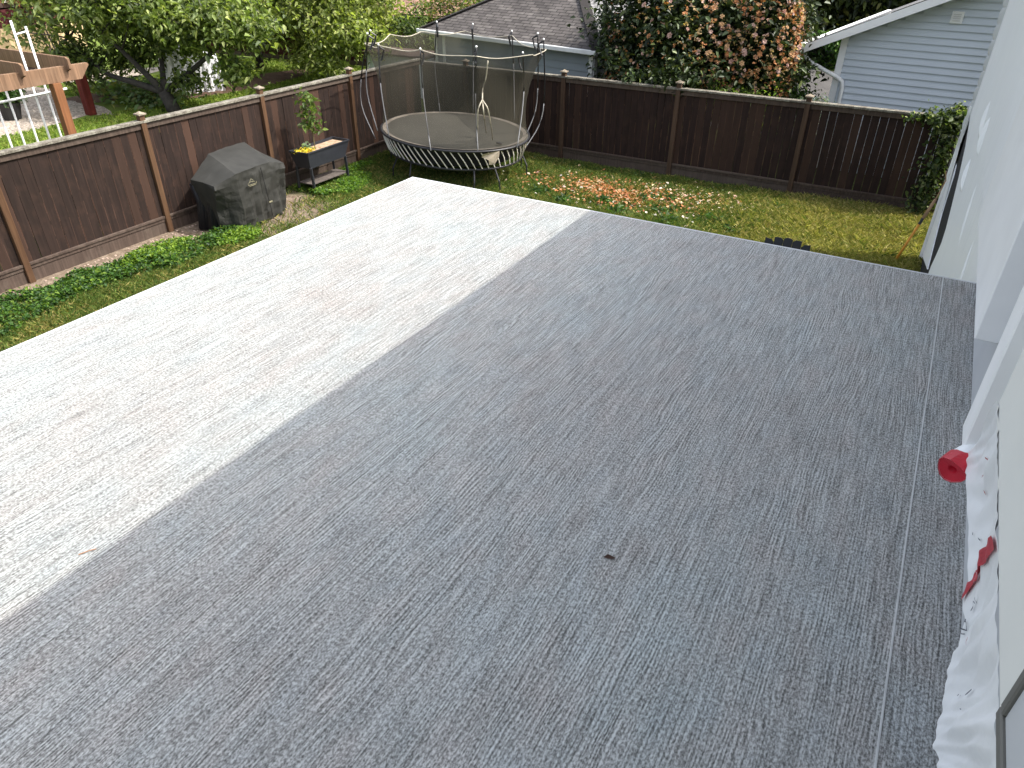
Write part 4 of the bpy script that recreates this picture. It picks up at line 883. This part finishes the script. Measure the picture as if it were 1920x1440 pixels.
# pale shed to the left of the garage
sh = thing('shed', 'small pale lap sided shed left of the grey garage', 'shed', (-15, 18.3, 0))
MB().box(-15.4, -13.1, 18.33, 19.2, 0, 1.15).build('wall_core', M['siding_w'], sh)
z = .05
while z < 1.1:
    MB().add([(-15.35, 18.29, z), (-13.3, 18.29, z), (-13.3, 18.325, z), (-15.35, 18.325, z), (-15.35, 18.305, z+.12), (-13.3, 18.305, z+.12), (-13.3, 18.325, z+.12), (-15.35, 18.325, z+.12)], [(0, 1, 5, 4), (3, 2, 1, 0), (4, 5, 6, 7), (0, 4, 7, 3), (1, 2, 6, 5)]).build('siding_board', M['siding_w'], sh); z += .12
MB().box(-15.46, -15.36, 18.27, 18.32, 0, 1.16).build('corner_board', M['white'], sh)
MB().add([(-15.5, 18.15, 1.16), (-13.15, 18.15, 1.16), (-13.15, 19.3, 1.17), (-15.5, 19.3, 1.17), (-15.5, 18.15, 1.21), (-13.15, 18.15, 1.21), (-13.15, 19.3, 1.22), (-15.5, 19.3, 1.22)], [(3, 2, 1, 0), (4, 5, 6, 7), (0, 1, 5, 4), (1, 2, 6, 5), (2, 3, 7, 6), (3, 0, 4, 7)]).build('roof', M['brownw'], sh)
# house with terracotta roof
th = thing('terracotta_house', 'house with a pinkish terracotta shingle roof behind the garage', 'house', (-17, 27, 0))
MB().box(-22, -10.5, 26.0, 33, 0, 1.5).build('wall', M['creamw'], th)
TM = Matrix.Translation((0, 0, 0))
roofquad('roof_slope', [(-23, 25.0, 1.25), (-10.0, 24.0, 1.25), (-10.0, 29.0, 3.3), (-23, 30.0, 3.3)], M['tile'], root=th, T=TM)
roofquad('roof_slope', [(-10.0, 34.0, 1.25), (-23, 35.0, 1.25), (-23, 30.0, 3.3), (-10.0, 29.0, 3.3)], M['tile'], root=th, T=TM)

# ------------------------------------------------------------------ LEFT NEIGHBOUR
# far red fence
rf = thing('red_fence', 'dark red board fence at the far end of the neighbour garden', 'fence', (-20, 22, 0))
b0 = None
for i in range(96):
    x = -27.5+i*.145; y = 21.9+(x+20)*.12
    if b0 is None: o = MB().box(-.069, .069, -.01, .01, .05, 1.75).build('board', M['redf'], rf, loc=(0, 0, 0)); b0 = o
    else: o = bpy.data.objects.new('board', b0.data); link(o, rf)
    o.location = (x+20, y-22, 0); o.rotation_euler = (0, 0, .12+random.uniform(-.03, .03))
MB().bar((-27.6, 20.95, 1.80), (-13.6, 22.65, 1.80), .12, .04).build('cap_rail', M['rail'], rf); MB().bar((-27.6, 20.88, .12), (-13.6, 22.58, .12), .04, .14).build('kickboard', M['rail'], rf)
# tree 1
def tree(name, label, base, forks, crown_c, crown_r, nc, nl, cr, size, cols, w, extra=(), trunk_r=.17, zmin=.5, nbr=40):
    t = thing(name, label, 'tree', (base[0], base[1], 0)); mb = MB(); b = Vector(base)
    fk = Vector(forks[0]); mb.tube([b, b.lerp(fk, .5)+Vector((.02, 0, 0)), fk], [trunk_r*1.15, trunk_r, trunk_r*.95], 10); ends = []
    for q in forks[1:]:
        path = [fk]+[Vector(v) for v in q]; sm = smooth_path(path, 4*len(path)); m_ = len(sm)
        mb.tube(sm, [trunk_r*.62*(1-.72*i/(m_-1)) for i in range(m_)], 8); ends += sm[m_//3:]
    mb.build('trunk', M['bark'], t, smooth=True)
    P, cc, ix = clumps(crown_c, crown_r, nc, nl, cr, .35, .7, zmin)
    for (ec, er, en) in extra:
        P2, c2, i2 = clumps(ec, er, en, nl, cr, .2, .7, .2); P = np.r_[P, P2]; ix = np.r_[ix, i2+len(cc)]; cc = np.r_[cc, c2]
    br = MB(); idx = rng.choice(len(cc), min(nbr, len(cc)), replace=False)
    for i in idx:
        c = Vector(cc[i]); e = min(ends, key=lambda p: (p-c).length); limb(br, e, c, .028, .008, .06, 4)
    tag(br.build('branches', M['bark'], t, smooth=True), kind='stuff')
    tone = (1+.20*rng.standard_normal(len(cc)))[ix][:, None].clip(.6, 1.5)
    leaf_cloud('crown', P, size, (pal(len(P), cols, w, .14)*tone).clip(.004, .6), M['leaf'], t, .52, .35, .35); return t
tree('fruit_tree', 'low spreading fruit tree with forked dark trunk on the lawn beyond the left fence', (-18.2, 13.3, 0),
     [(-18.45, 13.3, .52), [(-19.3, 13.0, .75), (-20.3, 12.9, .95), (-21.5, 12.9, 1.7)], [(-18.7, 13.6, 1.1), (-19.0, 14, 2.2)], [(-18.1, 13.6, .8), (-17.3, 14.2, 1.5), (-16.8, 15, 2.2)], [(-18.9, 13.0, 1.2), (-19.8, 12.5, 2.4)]],
     (-19.4, 14.1, 3.0), (2.9, 2.5, 1.6), 390, 60, .46, .145, [(.12, .165, .045), (.19, .245, .07), (.06, .088, .027), (.30, .34, .12)], [.34, .3, .2, .16],
     extra=[((-16.3, 14.0, 2.3), (1.3, 1.0, .6), 60), ((-16.2, 14.0, 1.18), (.3, .3, .22), 7), ((-21.3, 12.9, 1.15), (1.1, .7, .45), 34), ((-20.2, 13.9, 1.25), (.9, .5, .3), 14), ((-17.9, 13.9, .8), (.3, .3, .2), 6), ((-23.3, 12.8, 1.55), (.4, .3, .10), 3), ((-23.6, 12.8, 2.0), (.4, .3, .08), 3)], nbr=90)
tree('bright_tree', 'bright yellow green leafy tree beside the trampoline beyond the fence', (-19.3, 20.0, 0),
     [(-19.2, 20.0, .6), [(-18.6, 19.6, 1.4), (-17.6, 19.2, 2.2)], [(-19.8, 20.2, 1.4), (-20.6, 20.4, 2.6)], [(-19.1, 19.6, 1.6), (-18.9, 19.0, 3.0)]],
     (-17.4, 18.9, 2.75), (2.9, 1.9, 1.6), 300, 62, .44, .13, [(.18, .225, .05), (.26, .31, .085), (.09, .12, .032), (.34, .36, .13)], [.34, .3, .2, .16],
     extra=[((-15.3, 17.4, 1.85), (1.0, .8, .7), 44), ((-16.9, 17.6, 1.0), (.8, .5, .4), 22), ((-19.2, 19.7, .75), (.4, .4, .7), 20), ((-15.6, 17.0, .95), (.5, .5, .3), 10)], nbr=50, trunk_r=.13)
tree('back_tree', 'green leafy tree standing behind the two front garden trees', (-21.5, 19.6, 0),
     [(-21.5, 19.6, .9), [(-22.5, 19.6, 2), (-23.2, 19.7, 3)], [(-20.8, 19.5, 2), (-20.4, 19.4, 3)]],
     (-21.6, 19.3, 2.5), (3.4, 1.7, 1.6), 260, 58, .46, .13, [(.11, .15, .04), (.16, .21, .06), (.055, .08, .025)], None, nbr=40, trunk_r=.13)
shrub('rear_shrub', 'leafy shrub filling the gap behind the trampoline net', (-16.0, 20.9, 1.2), (1.6, .7, .9), 90, 40, .3, .12, [(.08, .12, .03), (.14, .19, .045), (.04, .07, .02)], None, zmin=.3)
shrub('photinia', 'shrub with mixed pink and green leaves in the top left corner', (-27.0, 15.6, 2.55), (1.3, 1.5, .45), 90, 36, .24, .13, [(.14, .20, .04), (.42, .25, .17), (.28, .12, .07), (.2, .26, .06)], [.4, .25, .2, .15], zmin=1.75)
shrub('rear_bush', 'pale green and pink bush behind the bright tree', (-14.6, 22.6, 2.0), (1.8, 1.0, .8), 100, 40, .3, .11, [(.14, .18, .05), (.30, .20, .12), (.08, .12, .03)], [.5, .2, .3], zmin=.8)
shrub('lime_bush', 'small lime green leafy bush at the edge of the mulch bed', (-21.3, 18.2, .3), (.8, .45, .35), 60, 30, .14, .10, [(.20, .34, .03), (.14, .25, .02)], None, zmin=.02)
# bed plants
P_ = np.c_[rng.normal(-21.0, .9, 2600), rng.normal(14.3, .45, 2600), rng.uniform(.02, .28, 2600)]
P_[:, 1] += (P_[:, 0]+21)*-.3
tag(leaf_cloud('bed_plants', P_, .17, pal(2600, [(.12, .19, .06), (.24, .33, .19), (.17, .17, .07), (.08, .13, .04)], [.35, .25, .2, .2]), M['leaf'], None, .6, .4, .2, True), 'leafy vegetables growing in the curved planting bed', 'plants', kind='stuff')
# neighbour grass blades
X, Y = scatter(-26, -11, 5.5, 22, 520); k = ~((X < -19.6) & (Y < 13.2)) & ~((X < -23.6)); k &= ~((((X+20.0)/1.0)**2+((Y-17.3)/3.2)**2) < 1) & ~(((((X+21.3)*.45+(Y-14.6)*.89)/2.2)**2+(((X+21.3)*.89-(Y-14.6)*.45)/.95)**2) < 1)
X, Y = X[k], Y[k]; n = len(X)
tag(blades('neighbour_grass', X, Y, .035+.05*rng.random(n), .022+.014*rng.random(n), pal(n, [(.15, .22, .032), (.21, .28, .045), (.10, .16, .026), (.28, .29, .08)], [.4, .3, .2, .1]), M['grass'], 1.2), 'short bright green grass of the neighbour lawn', 'grass', kind='stuff')
# white row cover
ntp = 26; vs = []; fs = []
for i in range(ntp):
    t = i/(ntp-1); cx_, cy_ = -20.75+.75*t, 15.05+1.45*t
    for j in range(13):
        a = math.pi*j/12; r = (.58+.06*math.sin(i*1.1)+.05*math.sin(i*2.3+j))*(1-.0*t); hh = (1.40-.35*t)+.06*math.sin(i*.9)
        vs.append((cx_+r*math.cos(a)*.8, cy_-r*math.cos(a)*.45, max(.0, hh*math.sin(a)**.75)+.02*math.sin(j*3+i)))
fs = [(i*13+j, (i+1)*13+j, (i+1)*13+j+1, i*13+j+1) for i in range(ntp-1) for j in range(12)]+[tuple(range(13)), tuple(range((ntp-1)*13, ntp*13))]
tag(MB().add(vs, fs).build('row_cover', M['tarp'], smooth=False), 'crumpled white garden row cover tent on the mulch bed', 'garden cover')
# pergola
pg = thing('pergola', 'weathered timber pergola beam with crossing rafters above the left fence', 'pergola', (-12.6, 7.2, 0))
MB().prism([(1.5, 2.20), (7.58, 2.20), (7.76, 2.40), (7.74, 2.43), (1.5, 2.43)], 0, -12.64, -12.56).build('beam', M['beam'], pg, bevel=.003)
for y, zz_ in ((7.37, 2.33), (6.62, 2.33), (5.9, 2.33)):
    MB().prism([(-16.5, zz_), (-12.60, zz_), (-12.45, zz_+.06), (-12.45, zz_+.21), (-12.50, zz_+.235), (-16.5, zz_+.235)], 1, y-.022, y+.022).build('rafter', M['beam'], pg, bevel=.003)
MB().box(-12.67, -12.53, 7.05, 7.19, 0, 2.198).build('post', M['opost'], pg, bevel=.004); MB().box(-12.67, -12.53, 2.9, 3.04, 0, 2.198).build('post', M['opost'], pg, bevel=.004)
MB().box(-16.4, -16.26, 5.8, 5.94, 0, 2.32).build('post', M['opost'], pg, bevel=.004)
tag(MB().box(-20.08, -19.84, 11.9, 12.1, 0, 1.12).build('timber_post', M['redpost'], bevel=.01), 'thick dark red timber post at the corner of the gravel patio', 'post')
tl = thing('trellis', 'white metal pole trellis standing beside the pergola', 'trellis', (-13, 7, 0))
for (y, z1, c) in ((7.17, 3.0, 'white'), (6.97, 3.1, 'white'), (6.76, 2.2, 'gutter'), (6.54, 2.3, 'gutter'), (6.33, 2.2, 'gutter')):
    MB().tube([(-13.0, y, 0), (-13.0, y, z1)], .017, 8).build('upright', M[c], tl, smooth=True)
MB().tube([(-12.97, 5.6, 1.96), (-12.97, 7.50, 2.02)], .020, 8).build('crossbar', M['white'], tl, smooth=True); MB().tube([(-13.0, 6.97, 2.9), (-13, 7.17, 2.93)], .012, 6).build('crossbar', M['white'], tl)
# cream building far left
cb = thing('cream_building', 'cream walled building with dark red upper storey at the far left', 'building', (-29, 14, 0))
MB().box(-34, -28.3, 4, 17.4, 0, .53).build('base_wall', M['brownw'], cb)
MB().box(-34, -28.0, 4, 17.5, .53, 1.36).build('parapet', M['creamw'], cb, bevel=.02)
MB().box(-34, -28.25, 4, 17.2, 1.362, 1.9).build('red_wall', M['redw'], cb)
for k in range(9): MB().box(-28.24, -28.12, 8.2+k*.9, 8.32+k*.9, 1.362, 1.95).build('red_post', M['redw'], cb)
MB().box(-34, -28.4, 4, 17.2, 1.95, 3.4).build('upper_wall', M['brownw'], cb)
for k in range(4):
    w_ = MB().box(-28.42, -28.36, 9.5+k*1.9, 10.9+k*1.9, 2.1, 3.1).build('window', M['white'], cb); MB().box(-28.355, -28.345, 9.58+k*1.9, 10.82+k*1.9, 2.16, 3.04).build('pane', M['glass'], w_)
# patio pot and chair
pp = thing('potted_plant', 'leafy plant in a dark pot on the gravel patio', 'potted plant', (-21.2, 10.6, 0))
MB().tube([(-21.2, 10.6, 0), (-21.2, 10.6, .42)], [.20, .30], 14).build('pot', M['pot'], pp, smooth=False)
Pq, _, _ = clumps((-21.2, 10.6, .68), (.42, .42, .28), 26, 26, .13, .2); leaf_cloud('foliage', Pq, .12, pal(len(Pq), [(.04, .09, .02), (.07, .13, .03)]), M['leaf'], pp)
pc = thing('patio_chair', 'dark metal patio chair on the gravel at the far left', 'chair', (-20.6, 8.6, 0))
for sx in (-.22, .22):
    for sy in (-.2, .2): MB().tube([(-20.6+sx, 8.6+sy, 0), (-20.6+sx*.9, 8.6+sy*.9, .45 if sy > 0 else .9)], .016, 6).build('leg', M['blackmetal'], pc)
MB().box(-20.83, -20.37, 8.38, 8.82, .45, .48).build('seat', M['blackmetal'], pc, bevel=.006); MB().box(-20.82, -20.38, 8.40, 8.43, .55, .92).build('backrest', M['blackmetal'], pc, bevel=.006)

# ------------------------------------------------------------------ RED ENDED WRAP ROLL, PRINT ON THE FILM
rl = thing('wrap_roll_end', 'torn rolled end of white film with red tape sticking out over the deck', 'building wrap', (.31, 1.8, 3.25))
ax0 = Vector((.36, 1.93, 3.27)); ax1 = Vector((.285, 1.79, 3.235)); dd = (ax1-ax0).normalized(); s1 = dd.cross(Vector((0, 0, 1))).normalized(); s2 = dd.cross(s1)
def roll(t, a, r): return ax0.lerp(ax1, t)+(s1*math.cos(a)+s2*math.sin(a))*r*(1+.10*math.sin(3*a+t*4)+.06*math.sin(7*a))
nr = 14; nt = 9; vs = [roll(t/nt, 2*math.pi*i/nr, .026+.009*(t/nt)) for t in range(nt+1) for i in range(nr)]
MB().add(vs, [(t*nr+i, t*nr+(i+1) % nr, (t+1)*nr+(i+1) % nr, (t+1)*nr+i) for t in range(nt) for i in range(nr)]).build('film_roll', M['wrap'], rl, smooth=True)
vs = [roll(.62+.39*t/5+(.10*math.sin(2*math.pi*i/nr+1.0)+.12 if t == 0 else 0), 2*math.pi*i/nr, .0345+.0025*(t/5)) for t in range(6) for i in range(nr)]
MB().add(vs, [(t*nr+i, t*nr+(i+1) % nr, (t+1)*nr+(i+1) % nr, (t+1)*nr+i) for t in range(5) for i in range(nr)]).build('red_tape_band', M['red'], rl, smooth=False)
c0 = roll(1.0, 0, 0)-dd*.003; vs = [roll(1.0, 2*math.pi*i/nr, .0365) for i in range(nr)]+[roll(.96, 2*math.pi*i/nr, .012) for i in range(nr)]+[c0-dd*.03]
MB().add(vs, [(i, (i+1) % nr, nr+(i+1) % nr, nr+i) for i in range(nr)]+[(nr+i, nr+(i+1) % nr, 2*nr) for i in range(nr)]).build('red_tape_end', M['red'], rl)
on_skirt('red_tape', [(.405, .03), (.325, .45), (.350, .47), (.435, .03)], M['red'], .005)
on_skirt('red_tape', [(.325, .455), (.285, .72), (.312, .74), (.350, .475)], M['red'], .005)
on_skirt('red_tape', [(.285, .725), (.262, .97), (.297, .985), (.312, .745)], M['red'], .005)
for a, b in (((.372, .97), (.352, .955)), ((.352, .955), (.388, .84)), ((.388, .84), (.402, .875)), ((.402, .875), (.372, .97)), ((.392, .955), (.408, .90))): stroke(a, b, .0035, M['ink'])
stroke((.486, .66), (.498, .65), .014, M['inkred'])
for p, w_ in (((.588, .80), .004), ((.602, .72), .003), ((.198, .862), .0045), ((.22, .775), .003), ((.64, .70), .003)): stroke(p, (p[0]+.006, p[1]-.02), w_, M['ink'])
stroke((.622, .60), (.616, .54), .004, M['ink']); stroke((.160, .60), (.17, .56), .005, M['inkred']); stroke((.118, .44), (.128, .40), .004, M['inkred']); stroke((.145, .50), (.155, .47), .005, M['inkred'])
for a, b in (((.352, .86), (.356, .80)), ((.356, .80), (.348, .78)), ((.348, .78), (.360, .75)), ((.360, .75), (.352, .72)), ((.352, .72), (.37, .70))): stroke(a, b, .003, M['ink'])
